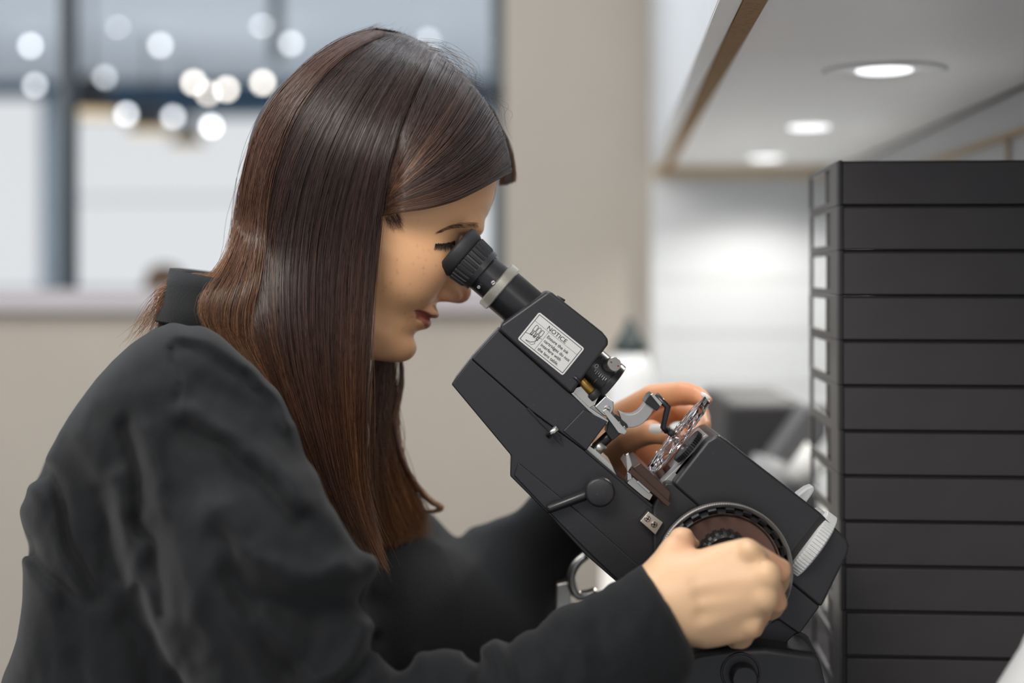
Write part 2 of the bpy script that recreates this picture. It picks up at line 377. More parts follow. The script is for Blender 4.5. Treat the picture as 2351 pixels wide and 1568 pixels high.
# blurred things on the far worktop
struct('trim_8', mat('pale_worktop', (.66, .64, .60), .6), (-.012, .44, 1.86, 2.69, H-.46, H-.43))
t = empty('spray_bottle', W(1447, 1100, 2.1), 'blurred white bottle with black pointed cap behind the machine head', 'bottle')
k = 2.1/F; ax = (0, 0, 1); c = W(1447, 1294, 2.1)
mb = MB(); mb.lathe(c, ax, [(0, 48*k), (10*k, 52*k), (434*k, 52*k), (474*k, 42*k), (494*k, 26*k)], 32); mb.build('bottle_body', mat('white_plastic', (.72, .73, .74), .35), t, smooth=True)
mb = MB(); mb.lathe(c, ax, [(486*k, 40*k), (504*k, 38*k), (539*k, 16*k), (562*k, 8*k)], 32); mb.build('cap', mat('black_cap', (.015, .03, .03), .5), t, smooth=True)
M['blk'] = mat('dull_black', (.02, .02, .022), .55); M['gry'] = mat('dull_grey', (.20, .205, .21), .5)
t = empty('office_machine', W(1760, 1240, 1.85), 'blurred black machine with slanted grey arm left of the tray stack', 'machine')
mb = MB(); mb.prism([(1668, 925), (1860, 925), (1900, 1300), (1660, 1300)], 1.85, 2.1); mb.build('housing', M['blk'], t, bevel=.01)
mb = MB(); mb.prism([(1850, 930), (1905, 930), (1905, 1000), (1800, 1130), (1740, 1080)], 1.80, 1.845); mb.build('arm', mat('arm_grey', (.085, .085, .09), .5), t, bevel=.008)
mb = MB(); mb.tube([W(1722, 1085, 1.80), W(1850, 1120, 1.80)], .026, 24); mb.build('roller', M['gry'], t, smooth=True)
mb = MB(); mb.tube([W(1823, 1105, 1.74), W(1880, 1040, 1.74)], [.016, .020], 24); mb.build('handle', mat('pale_handle', (.55, .55, .54), .5), t, smooth=True)
mb = MB(); mb.prism([(1660, 1300), (1900, 1300), (1900, 1384), (1660, 1384)], 1.85, 2.1); mb.build('base', M['blk'], t)

# ------------------------------------------------------------------ stack of black lens trays
M['tray'] = mat('tray_black', (.036, .031, .034), .42, bump=(160, .25), bd=.0006, var=(9, (.052, .046, .047)), vp=.35, vq=.75)
M['tray_side'] = mat('tray_rib', (.035, .036, .038), .35)
M['tray_dark'] = mat('tray_inner', (.018, .016, .018), .5)
V0 = 1.20; HT = 102/F*V0; U0 = UV(1926, V0); UW = .238
TR = (math.cos(-YAW), math.sin(-YAW))
def local_box(mb, x0, x1, y0, y1, z0, z1): return mb.box(((x0+x1)/2, (y0+y1)/2, (z0+z1)/2), (x1-x0, y1-y0, z1-z0))
def make_tray(label):
    t = empty('lens_tray', (0, 0, 0), label, 'tray', 'black lens trays stacked on the desk', -YAW)
    h = HT-.0003; w = UW; d = .178
    mb = MB(); local_box(mb, .0035, w, 0, .004, .0004, h-.0022)
    mb.build('front_panel', M['tray'], t, local=True, bevel=.0009)
    mb = MB(); local_box(mb, 0, .0032, -.0003, .012, 0, h); mb.build('corner_post', M['tray_dark'], t, local=True, bevel=.0006)
    mb = MB(); O = [(.0115, 0), (d, 0), (d, h), (.0115, h)]; I = [(.050, .0046), (d-.009, .0046), (d-.009, h-.0042), (.050, h-.0042)]   # side wall with its open grip window
    vs = [(x, y, z) for x in (0, .0026) for y, z in O+I]; fs = []
    for k in range(4):
        q = (k+1) % 4; fs += [[k, q, q+4, k+4], [k+8, q+8, q+12, k+12], [k, q, q+8, k+8], [k+4, q+4, q+12, k+12]]
    mb.add(vs, fs); mb.build('side_wall', M['tray_side'], t, local=True, bevel=.0006)
    mb = MB(); vs = []
    P_ = [(.0028, .0042), (w-.002, .0042), (w-.002, d), (.060, d), (.060, .092), (.0028, .092)]; n = len(P_)
    mb.add([(x, y, z) for z in (.0002, h-.0004) for x, y in P_], [list(range(n)), list(range(2*n-1, n-1, -1))]+[[k, (k+1) % n, (k+1) % n+n, k+n] for k in range(n)])
    mb.build('tray_body', M['tray_dark'], t, local=True)
    return t
names = ['topmost black lens tray of the stack, its pale top edge showing', 'black lens tray second from the top of the stack', 'black lens tray third from the top of the stack', 'black lens tray fourth from the top of the stack',
 'black lens tray fifth from the top, level with the label on the machine', 'black lens tray sixth from the top of the stack', 'black lens tray seventh from the top, level with the clear lens', 'black lens tray eighth from the top of the stack',
 'black lens tray ninth from the top, level with the clear plastic tab', 'black lens tray tenth from the top, level with the box end of the machine', 'black lens tray eleventh from the top, level with the hand', 'black lens tray twelfth from the top, near the bottom of the picture',
 'black lens tray thirteenth from the top, below the picture edge', 'lowest black lens tray, standing on the desk']
ztop = UZ(1930, 367, V0)
proto = make_tray(names[0]); n = 14
zb0 = ztop-n*HT
for i in range(n):
    if i == 0: r = proto
    else:
        r = proto.copy(); COL.objects.link(r); r['label'] = names[i]
        for ch in proto.children: c = ch.copy(); COL.objects.link(c); c.parent = r
    p = RM(U0+random.uniform(-.0006, .0006)+.0002*i, V0+random.uniform(-.0005, .0005), 0)
    r.location = (p.x, p.y, ztop-(i+1)*HT)
t = empty('tray_cart', RM(U0+UW/2, V0+.1, zb0-.02), 'black plinth under the tray stack', 'stand')
mb = MB(); rbox(mb, U0, U0+UW, V0+.004, V0+.2, ZD, zb0-.0005); mb.build('plinth', M['tray_dark'], t)
# pale rounded thing cut by the lower right corner
mb = MB(); mb.lathe(W(2480, 1790, .90), (0, .0, 1), [(0, .052), (.03, .056), (.055, .050), (.080, .036), (.10, .028), (.104, .02)], 48)
tag(mb.build('bottle', mat('pale_bottle', (.62, .62, .62), .4), smooth=True), 'blurred pale grey bottle shoulder cut off in the lower right corner', 'bottle')

# ------------------------------------------------------------------ the lensmeter
M['paint'] = mat('black_crackle_paint', (.021, .021, .024), .38, bump=(1500, .25), bd=.0003, var=(700, (.10, .10, .10)), vp=.70, vq=.78)
M['satin'] = mat('satin_black_tube', (.016, .016, .018), .30)
M['rubber'] = mat('black_rubber', (.022, .022, .025), .55)
M['chrome'] = mat('chrome', (.62, .60, .57), .22, metal=1)
M['alu'] = mat('brushed_aluminium', (.60, .58, .54), .35, metal=1)
M['knurl'] = mat('knurled_aluminium', (.62, .60, .55), .38, metal=.8)
M['grey_arm'] = mat('grey_cast_arm', (.36, .36, .36), .4, metal=.35)
M['brass'] = mat('brass', (.50, .30, .08), .32, metal=1)
M['label'] = mat('label_silver', (.66, .66, .65), .4)
M['ink'] = mat('label_ink', (.012, .012, .012), .6)
M['lensg'] = mat('clear_lens', (.97, .96, 1), .02, trans=1, ior=1.5)
M['clear'] = mat('frosted_plastic', (.86, .88, .90), .22, trans=.55, ior=1.4)
M['bronze'] = mat('dark_bronze', (.085, .05, .038), .28, metal=.6)
M['drumdark'] = mat('drum_inner', (.13, .078, .066), .34)
M['red'] = mat('red_dot', (.25, .02, .015), .5)
M['white_rib'] = mat('white_ribbed_plastic', (.66, .67, .67), .4)
FY = 1.075
K = 1.10/F                         # metres per photo pixel at the machine
AX = Vector((.76, 0, -.65)).normalized()        # optical axis, down to the right
UP = Vector((.65, 0, .76)).normalized()
lm = empty('lensmeter', (W(1650, 1900, 1.10).x, 1.12, ZD), 'black inclined lensmeter with eyepiece tube, notice label and hand wheel', 'optical instrument')
def P(name, poly, y0, y1, m='paint', parent=None, bevel=.0015, **k):
    return MB().prism(poly, y0, y1).build(name, M[m] if isinstance(m, str) else m, parent or lm, bevel=bevel, **k)
def axl(px, py, Y, prof, seg=64, ribs=None, ax=None, cap=True): # lathe with profile in pixels
    return MB().lathe(W(px, py, Y), ax or AX, [(p[0]*K, p[1]*K)+((p[2]*K,) if len(p) > 2 else ()) for p in prof], seg, ribs, cap)
TY = 1.105
# eyepiece: eyecup, collar, rings, tube
e = axl(1046, 572, TY, [(6, 46), (0, 50), (-4, 56), (-3, 60), (4, 63), (24, 60), (30, 56)], 96).build('eyecup', M['rubber'], lm, smooth=True)
axl(1046, 572, TY, [(28, 54, 0), (32, 57, 3.5), (64, 54, 3.5), (69, 53, 0), (70, 49, 0)], 216, 27).build('grip_ring', M['rubber'], e, smooth=True, auto=.5)
axl(1046, 572, TY, [(68, 40), (69, 53), (82, 53), (83, 47), (86, 46)], 72).build('eyepiece_collar', M['satin'], lm, smooth=True, auto=.5)
nb = axl(1046, 572, TY, [(82, 46), (125, 46), (126, 47)], 72).build('eyepiece_neck', M['satin'], lm, smooth=True, auto=.5)
kr = axl(1046, 572, TY, [(120, 46, 0), (121, 55, 0), (123, 58.5, 1.6), (142, 58.5, 1.6), (144, 57, 0), (146, 53, 0)], 720, 180).build('knurled_ring', M['knurl'], lm, smooth=True, auto=.4)
axl(1046, 572, TY, [(140, 50), (141, 52.5), (230, 52.5), (250, 52.5)], 72).build('eyepiece_tube', M['satin'], lm, smooth=True, auto=.5)
def screw(px, py, Y, r, m, parent, slot=0.6, cross=False, name='screw'):
    c = W(px, py, Y); mb = MB(); mb.lathe(c, (0, -1, 0), [(-.001, r), (.0004, r), (.0008, r*.8)], 24)
    o = mb.build(name, m, parent, smooth=True, auto=.5)
    mb = MB()
    for a in ([slot, slot+math.pi/2] if cross else [slot]):
        R = Matrix.Rotation(a, 3, 'Y'); mb.box(c+Vector((0, -.0008, 0)), (r*1.5, .0003, r*.32), R)
    s_ = mb.build('slot', M['ink'], o if parent is lm else parent)
    return o
yk = TY-58.5*K
screw(1132, 649, yk+.0006, 5*K, M['knurl'], kr, -.5)
screw(1099, 659, TY-46*K+.001, 4.5*K, M['chrome'], nb, .3)
screw(1100, 624, TY-44*K+.001, 1.8*K, M['chrome'], nb, .3)
# head housing with the notice
hd = P('head_housing', [(1257, 668), (1268, 672), (1384, 762), (1397, 778), (1396, 792), (1311, 905), (1146, 759), (1150, 744)], FY-.006, 1.140, bevel=.0028)
P('arm_cover', [(1143, 757), (1312, 905), (1366, 948), (1396, 968), (1345, 1036), (1215, 940), (1082, 823)], FY-.001, 1.145, bevel=.0012)
P('arm', [(1082, 823), (1215, 940), (1345, 1036), (1500, 1163), (1560, 1300), (1800, 1400), (1842, 1440), (1792, 1490), (1620, 1480), (1500, 1410), (1345, 1275), (1250, 1172), (1171, 1093), (1173, 1046), (1036, 882)], FY+.001, 1.150, bevel=.0012)
P('arm_plinth', [(1190, 1062), (1345, 1190), (1480, 1310), (1440, 1352), (1345, 1262), (1250, 1166), (1180, 1092)], FY-.0015, FY+.004, bevel=.001)
for (x0, y0, x1, y1) in ((1278, 682, 1296, 692), (1360, 752, 1376, 764)):
    MB().tube([W(x0, y0, 1.10), W(x1, y1, 1.10)], .0016, 10).build('plug', M['rubber'], hd, smooth=True)
# the notice label
lo = W(1238, 716, FY-.0063); hx = Vector((.778, 0, -.628)).normalized(); hy = Vector((-.628, 0, -.778)).normalized(); KL = (FY-.006)/F
def LP(a, b, dy=0): return lo+hx*(a*KL)+hy*(b*KL)+Vector((0, dy, 0))
LW, LH, R_ = 134, 80, 5
pts = []
for cx, cy, a0 in ((LW-R_, R_, -90), (LW-R_, LH-R_, 0), (R_, LH-R_, 90), (R_, R_, 180)):
    for k in range(5): a = math.radians(a0+k*22.5); pts.append((cx+R_*math.cos(a), cy+R_*math.sin(a)))
mb = MB(); n_ = len(pts); mb.add([LP(a, b, 0) for a, b in pts]+[LP(a, b, .0004) for a, b in pts], [list(range(n_)), list(range(2*n_-1, n_-1, -1))]+[[i, (i+1) % n_, (i+1) % n_+n_, i+n_] for i in range(n_)])
lb = mb.build('notice_label', M['label'], lm)
def stroke(mb, pts, w=.7):
    for (a0, b0), (a1, b1) in zip(pts[:-1], pts[1:]):
        L = math.hypot(a1-a0, b1-b0) or 1; nx, ny = -(b1-b0)/L*w/2, (a1-a0)/L*w/2; ex, ey = (a1-a0)/L*w*.4, (b1-b0)/L*w*.4
        q = [(a0-ex+nx, b0-ey+ny), (a1+ex+nx, b1+ey+ny), (a1+ex-nx, b1+ey-ny), (a0-ex-nx, b0-ey-ny)]
        mb.add([LP(a, b, -.00012) for a, b in q], [[0, 1, 2, 3]])
mb = MB(); m_ = 4.5
stroke(mb, [(m_, m_), (LW-m_, m_), (LW-m_, LH-m_), (m_, LH-m_), (m_, m_)], 1.3)
stroke(mb, [(m_, 22), (LW-m_, 22)], .6); stroke(mb, [(46, 22), (46, LH-m_)], .6)
mb.build('label_border', M['ink'], lb)
mb = MB()
for i in range(3):                 # the drawing: three cartridges over a table edge
    a = 14+i*9; b = 27+i*.6
    stroke(mb, [(a+1, b), (a+6, b), (a+7, b+3), (a+7, b+14), (a, b+14), (a, b+3), (a+1, b)], 1.1)
    stroke(mb, [(a+1, b+14), (a+1.5, b+20), (a+6, b+20), (a+6, b+14)], 1.0); stroke(mb, [(a+1, b+17), (a+6, b+17)], 1.2)
    stroke(mb, [(a+2, b+20), (a+1, b+25), (a+5, b+26), (a+6, b+21)], 1.4); stroke(mb, [(a+1, b+23), (a+6, b+24)], 1.0)
stroke(mb, [(5, 56), (44, 45)], .9); stroke(mb, [(16, 69), (27, 67), (36, 59), (34, 57), (38, 54)], 1.2); stroke(mb, [(17, 70), (33, 70), (38, 63), (36, 62)], .8)
mb.build('label_drawing', M['ink'], lb)
def text(body, a, b, size, name, fit=None, parent=None, o3=None, ex=None, ey=None, m=None):
    cu = bpy.data.curves.new(name, 'FONT'); cu.body = body; cu.size = 1; cu.offset = .012 if size < 12 else .006
    o = bpy.data.objects.new('tmp', cu); COL.objects.link(o); bpy.context.view_layer.update()
    me = bpy.data.meshes.new_from_object(o); bpy.data.objects.remove(o)
    xs = [v.co.x for v in me.vertices]; sx = size if not fit else fit/(max(xs)-min(xs)); x0 = min(xs)
    vs = [LP(a+(v.co.x-x0)*sx, b-v.co.y*size, -.00012) if o3 is None else o3+ex*(v.co.x*size)+ey*(v.co.y*size) for v in me.vertices]
    return mk(name, vs, [list(p.vertices) for p in me.polygons], m or M['ink'], parent)
text('NOTICE', 38, 19.5, 14, 'label_text', 54, lb)
for i, (s_, w_) in enumerate((('Ensure the ink', 61), ('cartridges do not', 74), ('interfere with', 57), ('the lens table.', 59))): text(s_, 50.5, 35.5+i*11.6, 10.5, 'label_text', w_, lb)
# objective barrel
BY = 1.10
b0 = (1352, 842)
br = MB().lathe(W(*b0, BY), AX, [(-20*K, 50*K), (48*K, 50*K), (49*K, 53*K), (52*K, 55*K), (64*K, 55*K), (66*K, 52*K), (66*K, 30*K), (60*K, 28*K)], 72).build('objective_barrel', M['satin'], lm, smooth=True, auto=.5)
yb = BY-50*K
kn = MB().lathe(W(1398, 838, BY-47*K), (.32, -.94, .12), [(0, 15*K), (.006, 16.5*K), (.0105, 16.5*K), (.0112, 15*K)], 40).build('clamp_knob', M['alu'], br, smooth=True, auto=.5)
tip = W(1398, 838, BY-47*K)+Vector((.32, -.94, .12)).normalized()*.0113
for a in (-.5, math.pi-.5):
    MB().lathe(tip+Vector((math.cos(a), .25*math.cos(a), math.sin(a)))*9*K, (.32, -.94, .12), [(-.001, 2*K), (.0002, 2*K)], 12).build('red_dot', M['red'], lm, smooth=False)
screw(1383, 825, yb+.0045, 5*K, M['satin'], br, .8)
def on_barrel(s, phi, dr=.0002):   # s pixels along the axis, phi round it from the camera side towards UP
    c = W(*b0, BY)+AX*(s*K); return c+(Vector((0, -1, 0))*math.cos(phi)+UP*math.sin(phi))*(50*K+dr)
mb = MB()
for i in range(7):
    s = 12+i*5.2; L = .16 if i % 2 else .10
    mb.tube([on_barrel(s, .12-L), on_barrel(s, .12+.02)], .00022, 5)
mb.build('scale_marks', M['label'], br)
mb = MB()
for s in (10, 28): mb.tube([on_barrel(s, p) for p in (-.15, -.35, -.5, -.62)], .0003, 5)
mb.build('scale_lines', M['brass'], br)
mb = MB(); q = [on_barrel(8, .26)+(AX*math.cos(a)*.8+UP*math.sin(a))*4.5*K for a in np.linspace(0, 6.283, 14)]; mb.tube(q, .00028, 5); mb.build('scale_zero', M['label'], br)
sl = MB().tube([W(1318, 864, FY-.0055), W(1332, 878, FY-.0055)], .0016, 10).build('slot', M['satin'], lm, smooth=True)
MB().lathe(W(1333, 872, 1.080), (Vector((.68, 0, -.73))), [(0, 9*K), (3*K, 10*K), (36*K, 11*K), (38*K, 8*K)], 32).build('brass_pin', M['brass'], lm, smooth=True)
MB().lathe(W(1358, 900, 1.080), (Vector((.68, 0, -.73))), [(0, 12*K), (3*K, 14*K), (16*K, 14*K), (18*K, 11*K)], 32).build('black_nut', M['rubber'], lm, smooth=True)
# head foot plate
P('foot_plate', [(1322, 890), (1340, 884), (1374, 912), (1366, 930), (1352, 938), (1312, 905)], FY+.004, 1.13, 'alu', bevel=.0006)
P('cover_lip', [(1310, 903), (1316, 900), (1352, 934), (1398, 966), (1392, 976), (1352, 944)], FY-.0025, 1.08, 'chrome', bevel=.0006)
P('arm_block', [(1340, 940), (1396, 968), (1346, 1034), (1292, 990)], FY-.003, 1.14, 'paint', bevel=.0010)
# hinge and pressing arm
hg = P('hinge_block', [(1364, 934), (1390, 908), (1409, 922), (1410, 940), (1398, 958), (1386, 955)], FY+.002, 1.11, 'chrome', bevel=.0012)
screw(1394, 939, FY+.0015, 8*K, M['alu'], lm, .4, name='hinge_screw')
P('hinge_strap', [(1384, 944), (1392, 938), (1440, 990), (1434, 998), (1420, 994)], FY-.002, FY+.001, 'alu', bevel=.0004)
P('clip_block', [(1398, 960), (1412, 950), (1426, 962), (1440, 974), (1442, 982), (1406, 1012), (1392, 994)], FY+.002, 1.10, 'satin', bevel=.0006)
MB().tube([W(1415, 985, 1.085), W(1367, 1030, 1.085)], .0042, 16).build('spring_rod', M['satin'], lm, smooth=True)
MB().tube([W(1384, 1018, 1.083), W(1366, 1036, 1.083)], .0048, 16).build('rod_nut', M['alu'], lm, smooth=True)
for i in range(3): MB().tube([W(1404+i*12, 968+i*10, FY), W(1412+i*12, 960+i*10, FY)], .0015, 8).build('spring_coil', M['chrome'], lm, smooth=True)
arc_o = curve([(1432, 980), (1450, 982), (1472, 975), (1490, 958), (1503, 938), (1512, 926)], 14); arc_i = curve([(1494, 906), (1484, 920), (1472, 938), (1456, 950), (1436, 951), (1420, 944)], 14)
P('pressing_arm', [tuple(p) for p in arc_o]+[tuple(p) for p in arc_i], FY+.004, 1.093, 'grey_arm', bevel=.0007)
P('arm_clamp', [(1489, 909), (1497, 903), (1522, 924), (1508, 944), (1480, 924)], FY+.001, 1.098, 'satin', bevel=.0006)
P('clamp_tab', [(1493, 906), (1499, 903), (1521, 926), (1516, 934)], FY-.001, FY+.002, 'alu', bevel=.0004)
MB().tube([W(1505, 907, 1.078), W(1533, 934, 1.078), W(1522, 982, 1.078), W(1530, 990, 1.08)], [.0026, .0026, .0022, .0022], 10).build('finger_rod', M['satin'], lm, smooth=True)
MB().lathe(W(1526, 984, 1.081), (Vector((.83, 0.1, -.55))), [(0, 5*K), (3*K, 8*K), (10*K, 8*K), (11*K, 6*K), (14*K, 8*K), (22*K, 8*K), (25*K, 5*K), (30*K, 4*K)], 24).build('finger_tip', M['rubber'], lm, smooth=True)
# lens rest and knurled stop
MB().lathe(W(1572, 1024, 1.105), AX, [(0, 14*K), (8*K, 14*K), (12*K, 20*K), (26*K, 24*K)], 40).build('lens_rest', M['satin'], lm, smooth=True, auto=.5)
axl(1573, 1020, 1.084, [(2, 30, 0), (3, 40, 5), (14, 40, 5), (15, 36, 0)], 240, 40).build('knurled_stop', M['satin'], lm, smooth=True, auto=.4)
axl(1584, 1036, 1.110, [(6, 40), (14, 48), (26, 50)], 40).build('stop_flange', M['grey_arm'], lm, smooth=True, auto=.5)
P('stop_plate', [(1614, 1002), (1622, 997), (1630, 1003), (1556, 1094), (1548, 1086)], 1.082, 1.13, 'grey_arm', bevel=.0006)
# lens table
P('lens_table', [(1452, 1074), (1470, 1062), (1540, 1130), (1534, 1162), (1522, 1158)], 1.055, 1.12, 'bronze', bevel=.0008)
P('table_top', [(1449, 1068), (1454, 1076), (1540, 1156), (1534, 1164), (1440, 1082)], 1.052, 1.122, 'bronze', bevel=.0005)
P('table_end', [(1437, 1044), (1443, 1040), (1451, 1066), (1449, 1080), (1440, 1084)], 1.052, 1.056, 'alu', bevel=.0004)
P('table_slide', [(1446, 1098), (1454, 1094), (1500, 1136), (1492, 1150), (1478, 1142), (1440, 1110)], FY-.002, 1.10, 'alu', bevel=.0006)
P('slide_bar', [(1462, 1108), (1466, 1103), (1494, 1128), (1490, 1134)], FY-.006, FY-.001, 'chrome', bevel=.0004)
P('slide_post', [(1440, 1086), (1448, 1082), (1452, 1100), (1440, 1104)], FY-.005, FY+.0, 'chrome', bevel=.0004)
P('rail', [(1345, 1034), (1352, 1022), (1376, 1040), (1404, 1066), (1416, 1090), (1412, 1094)], FY+.003, 1.12, 'alu', bevel=.0006)
P('rail_edge', [(1343, 1036), (1346, 1031), (1414, 1090), (1500, 1160), (1496, 1166)], FY-.001, FY+.003, 'satin', bevel=.0003)
# lever
MB().lathe(W(1375, 1124, FY+.001), (0, -1, 0), [(0, 31*K), (.008, 33*K), (.013, 33*K), (.0145, 31*K), (.0152, 27*K)], 64).build('lever_knob', M['paint'], lm, smooth=True, auto=.7)
MB().tube([W(1372, 1122, FY-.004), W(1340, 1138, FY-.006), W(1262, 1168, FY-.008), W(1255, 1171, FY-.008)], [.0036, .0040, .0034, .0024], 14).build('lever', M['satin'], lm, smooth=True)
# slider slot and pin
P('slider_slot', [(1210, 938), (1213, 936), (1291, 1016), (1289, 1020)], FY-.0022, FY, 'ink', bevel=0)
P('slider_slot', [(1236, 968), (1240, 960), (1288, 1004), (1284, 1012)], FY-.0018, FY, 'satin', bevel=.0004)
MB().tube([W(1257, 1003, FY-.006), W(1280, 981, FY-.008)], .0024, 12).build('slider_pin', M['chrome'], lm, smooth=True)
# lamp housing on the right with its seams
rb = P('lamp_housing', [(1644, 999), (1652, 1000), (1672, 1014), (1884, 1178), (1944, 1238), (1950, 1254), (1948, 1270), (1886, 1396), (1815, 1338), (1600, 1160), (1545, 1112), (1624, 1012)], FY-.008, 1.150, bevel=.0032)
P('lower_housing', [(1545, 1108), (1600, 1156), (1815, 1334), (1884, 1392), (1836, 1458), (1788, 1424), (1740, 1450), (1500, 1290), (1500, 1164), (1528, 1108)], FY-.0055, 1.148, bevel=.0020)
P('top_gasket', [(1516, 1112), (1524, 1118), (1548, 1104), (1628, 1010), (1622, 1006)], 1.082, 1.10, 'grey_arm', bevel=.0006)
pr = P('hinge_plate', [(1489, 1174), (1523, 1200), (1505, 1229), (1469, 1197)], FY-.009, FY-.001, 'alu', bevel=.0006)
screw(1487, 1191, FY-.0094, 7*K, M['chrome'], pr, .6, cross=True); screw(1502, 1204, FY-.0094, 7*K, M['chrome'], pr, .2, cross=True)
# hand wheel facing the camera
wc = (1655, 1300)
def WL(name, prof, m, seg=96, ribs=None, auto=.5, par=None, at=None, cap=True):
    return MB().lathe(W(*(at or wc), FY-.006), (0, -1, 0), [(p[0], p[1]*K)+((p[2]*K,) if len(p) > 2 else ()) for p in prof], seg, ribs, cap).build(name, m, par or lm, smooth=True, auto=auto)
hw = WL('hand_wheel', [(0, 146), (.014, 148), (.0155, 150), (.017, 150), (.0185, 147), (.018, 140), (.012, 139), (.006, 135)], M['satin'], 128)
WL('wheel_scale_ring', [(.0120, 149.5, 0), (.0196, 150.5, .8), (.0206, 148.0, .5), (.0184, 142, 0)], mat('ring_grey', (.30, .28, .27), .35, metal=.5), 720, 180, .6, hw, None, False)
WL('wheel_grip', [(.012, 139, 0), (.0205, 138, 8), (.0225, 133, 9), (.0205, 129, 4), (.010, 127, 0)], M['satin'], 352, 22, .6, hw, None, False)
WL('wheel_dish', [(.006, 130), (.0170, 127), (.0165, 118), (.0135, 92), (.012, 60), (.012, 20)], M['drumdark'], 128, None, .5, hw)
WL('wheel_ring', [(.0168, 124), (.0176, 123), (.0172, 120)], M['satin'], 128, None, .9, hw, None, False)
WL('centre_knob', [(.006, 58, 0), (.010, 58, 3), (.026, 56, 5), (.028, 52, 4), (.0285, 47, 0), (.026, 44, 0)], M['satin'], 320, 20, .6, hw, (1656, 1266))
# white ribbed disc standing out of its slot, the clear tabs
ax2 = Vector((.80, -.12, -.60)).normalized()
MB().lathe(W(1858, 1252, FY+.010), ax2, [(-17*K, 72*K), (-15*K, 84*K, 0), (-13*K, 86*K, 4.0*K), (11*K, 86*K, 4.0*K), (15*K, 80*K, 0), (16*K, 60*K, 0)], 512, 64).build('ribbed_disc', M['white_rib'], lm, smooth=True, auto=.4)
P('disc_slot', [(1886, 1182), (1890, 1186), (1800, 1302), (1794, 1298)], FY-.0085, FY, 'ink', bevel=0)
P('clear_tab', [(1822, 1150), (1834, 1134), (1852, 1121), (1868, 1115), (1872, 1124), (1862, 1140), (1848, 1160), (1842, 1168)], 1.092, 1.106, 'clear', bevel=.0020)
P('clear_tab', [(1868, 1184), (1872, 1174), (1886, 1170), (1896, 1178), (1890, 1192), (1880, 1196)], 1.085, 1.099, 'clear', bevel=.0015)
# base: yoke, foot, tilt knob, and the bright bracket under the arm
P('yoke', [(1790, 1470), (1838, 1450), (1856, 1462), (1874, 1500), (1876, 1600), (1720, 1600)], 1.10, 1.145, bevel=.0015)
P('base_cover', [(1560, 1520), (1600, 1500), (1680, 1488), (1760, 1486), (1868, 1500), (1884, 1512), (1904, 1600), (1950, 1960), (1540, 1960), (1560, 1600)], 1.050, 1.165, bevel=.0060, seg=5)
t_ = MB().lathe(W(1700, 1544, 1.050), (0, -1, 0), [(-.004, 46*K), (.0006, 44*K), (.001, 40*K), (-.002, 36*K)], 64).build('knob_recess', M['satin'], lm, smooth=True)
MB().lathe(W(1705, 1550, 1.050), (0, -1, 0), [(-.004, 30*K), (.009, 29*K), (.011, 25*K)], 64).build('tilt_knob', M['paint'], lm, smooth=True, auto=.6)
bk = [tuple(p) for p in curve([(1282, 1345), (1278, 1420)], 3)]
P('bracket_post', [(1279, 1342), (1306, 1336), (1312, 1340), (1309, 1400), (1276, 1440)], 1.22, 1.235, 'alu', bevel=.001)
MB().tube([W(x, y, 1.215) for x, y in curve([(1348, 1272), (1326, 1290), (1312, 1316), (1314, 1345), (1324, 1364), (1345, 1366), (1370, 1358)], 16)], .0042, 12, flat=1.5).build('bracket_loop', M['chrome'], lm, smooth=True)
P('bracket_foot', [(1250, 1450), (1420, 1440), (1560, 1800), (1200, 1800)], 1.19, 1.25, 'paint')
# the faceted demonstration lens held in the other hand
c = W(1557, 1000, 1.100); a = Vector((.775, -.12, -.62)).normalized(); up = Vector((.62, 0, .775)); u2 = a.cross(up).normalized(); up = u2.cross(a).normalized()
R0 = 109*K; vs = []; fs = []; n = 20
prof = [(-.0060, .10), (-.0050, .70), (-.0030, .97), (.0030, 1.0), (.0052, .74), (.0065, .10)]
for k, (s_, r) in enumerate(prof):
    for i in range(n):
        t_ = 2*math.pi*(i+(.5 if k % 2 else 0)+k*.6)/n; j = 1+(.03 if i % 2 else -.02); vs.append(c+a*(s_*(.95 if i % 2 else .75))+(up*math.cos(t_)+u2*math.sin(t_)*.80)*R0*r*j)
for k in range(len(prof)-1):
    for i in range(n):
        j = (i+1) % n; A, B, C_, D = k*n+i, k*n+j, (k+1)*n+j, (k+1)*n+i; fs += [[A, B, D], [B, C_, D]]
fs += [list(range(n))[::-1], [(len(prof)-1)*n+i for i in range(n)]]
tag(mk('faceted_lens', vs, fs, M['lensg']), 'clear faceted glass lens held edge-on in the far hand', 'lens')

# ------------------------------------------------------------------ the person
M['skin'] = vcol(mat('skin', (.6, .33, .2), .46, spec=.42, sss=.16, bump=(1100, .10), bd=.0003))
M['hair'] = vcol(mat('hair', (.04, .02, .015), .27, spec=.75))
M['shirt'] = mat('black_cotton', (.0075, .0085, .010), .8, spec=.18, sheen=.075, bump=(420, .45), bd=.0008)
M['nail'] = mat('nail', (.72, .50, .42), .22, coat=.5); M['nail_w'] = mat('nail_tip', (.78, .74, .72), .25)
pe = empty('person', W(450, 1900, 1.14), 'woman with long brown hair and black shirt looking into the eyepiece', 'person')
PI = math.radians(29); PS = math.radians(11.5)
f_ = np.array([math.cos(PI)*math.cos(PS), math.cos(PI)*math.sin(PS), -math.sin(PI)]); u_ = np.array([math.sin(PI)*math.cos(PS), math.sin(PI)*math.sin(PS), math.cos(PI)])
l_ = np.array([-math.sin(PS), math.cos(PS), 0]); RH = np.stack([f_, l_, u_], 1); O_ = np.array(W(824, 445, 1.137))
def h2w(V): return V@RH.T*1.0+O_
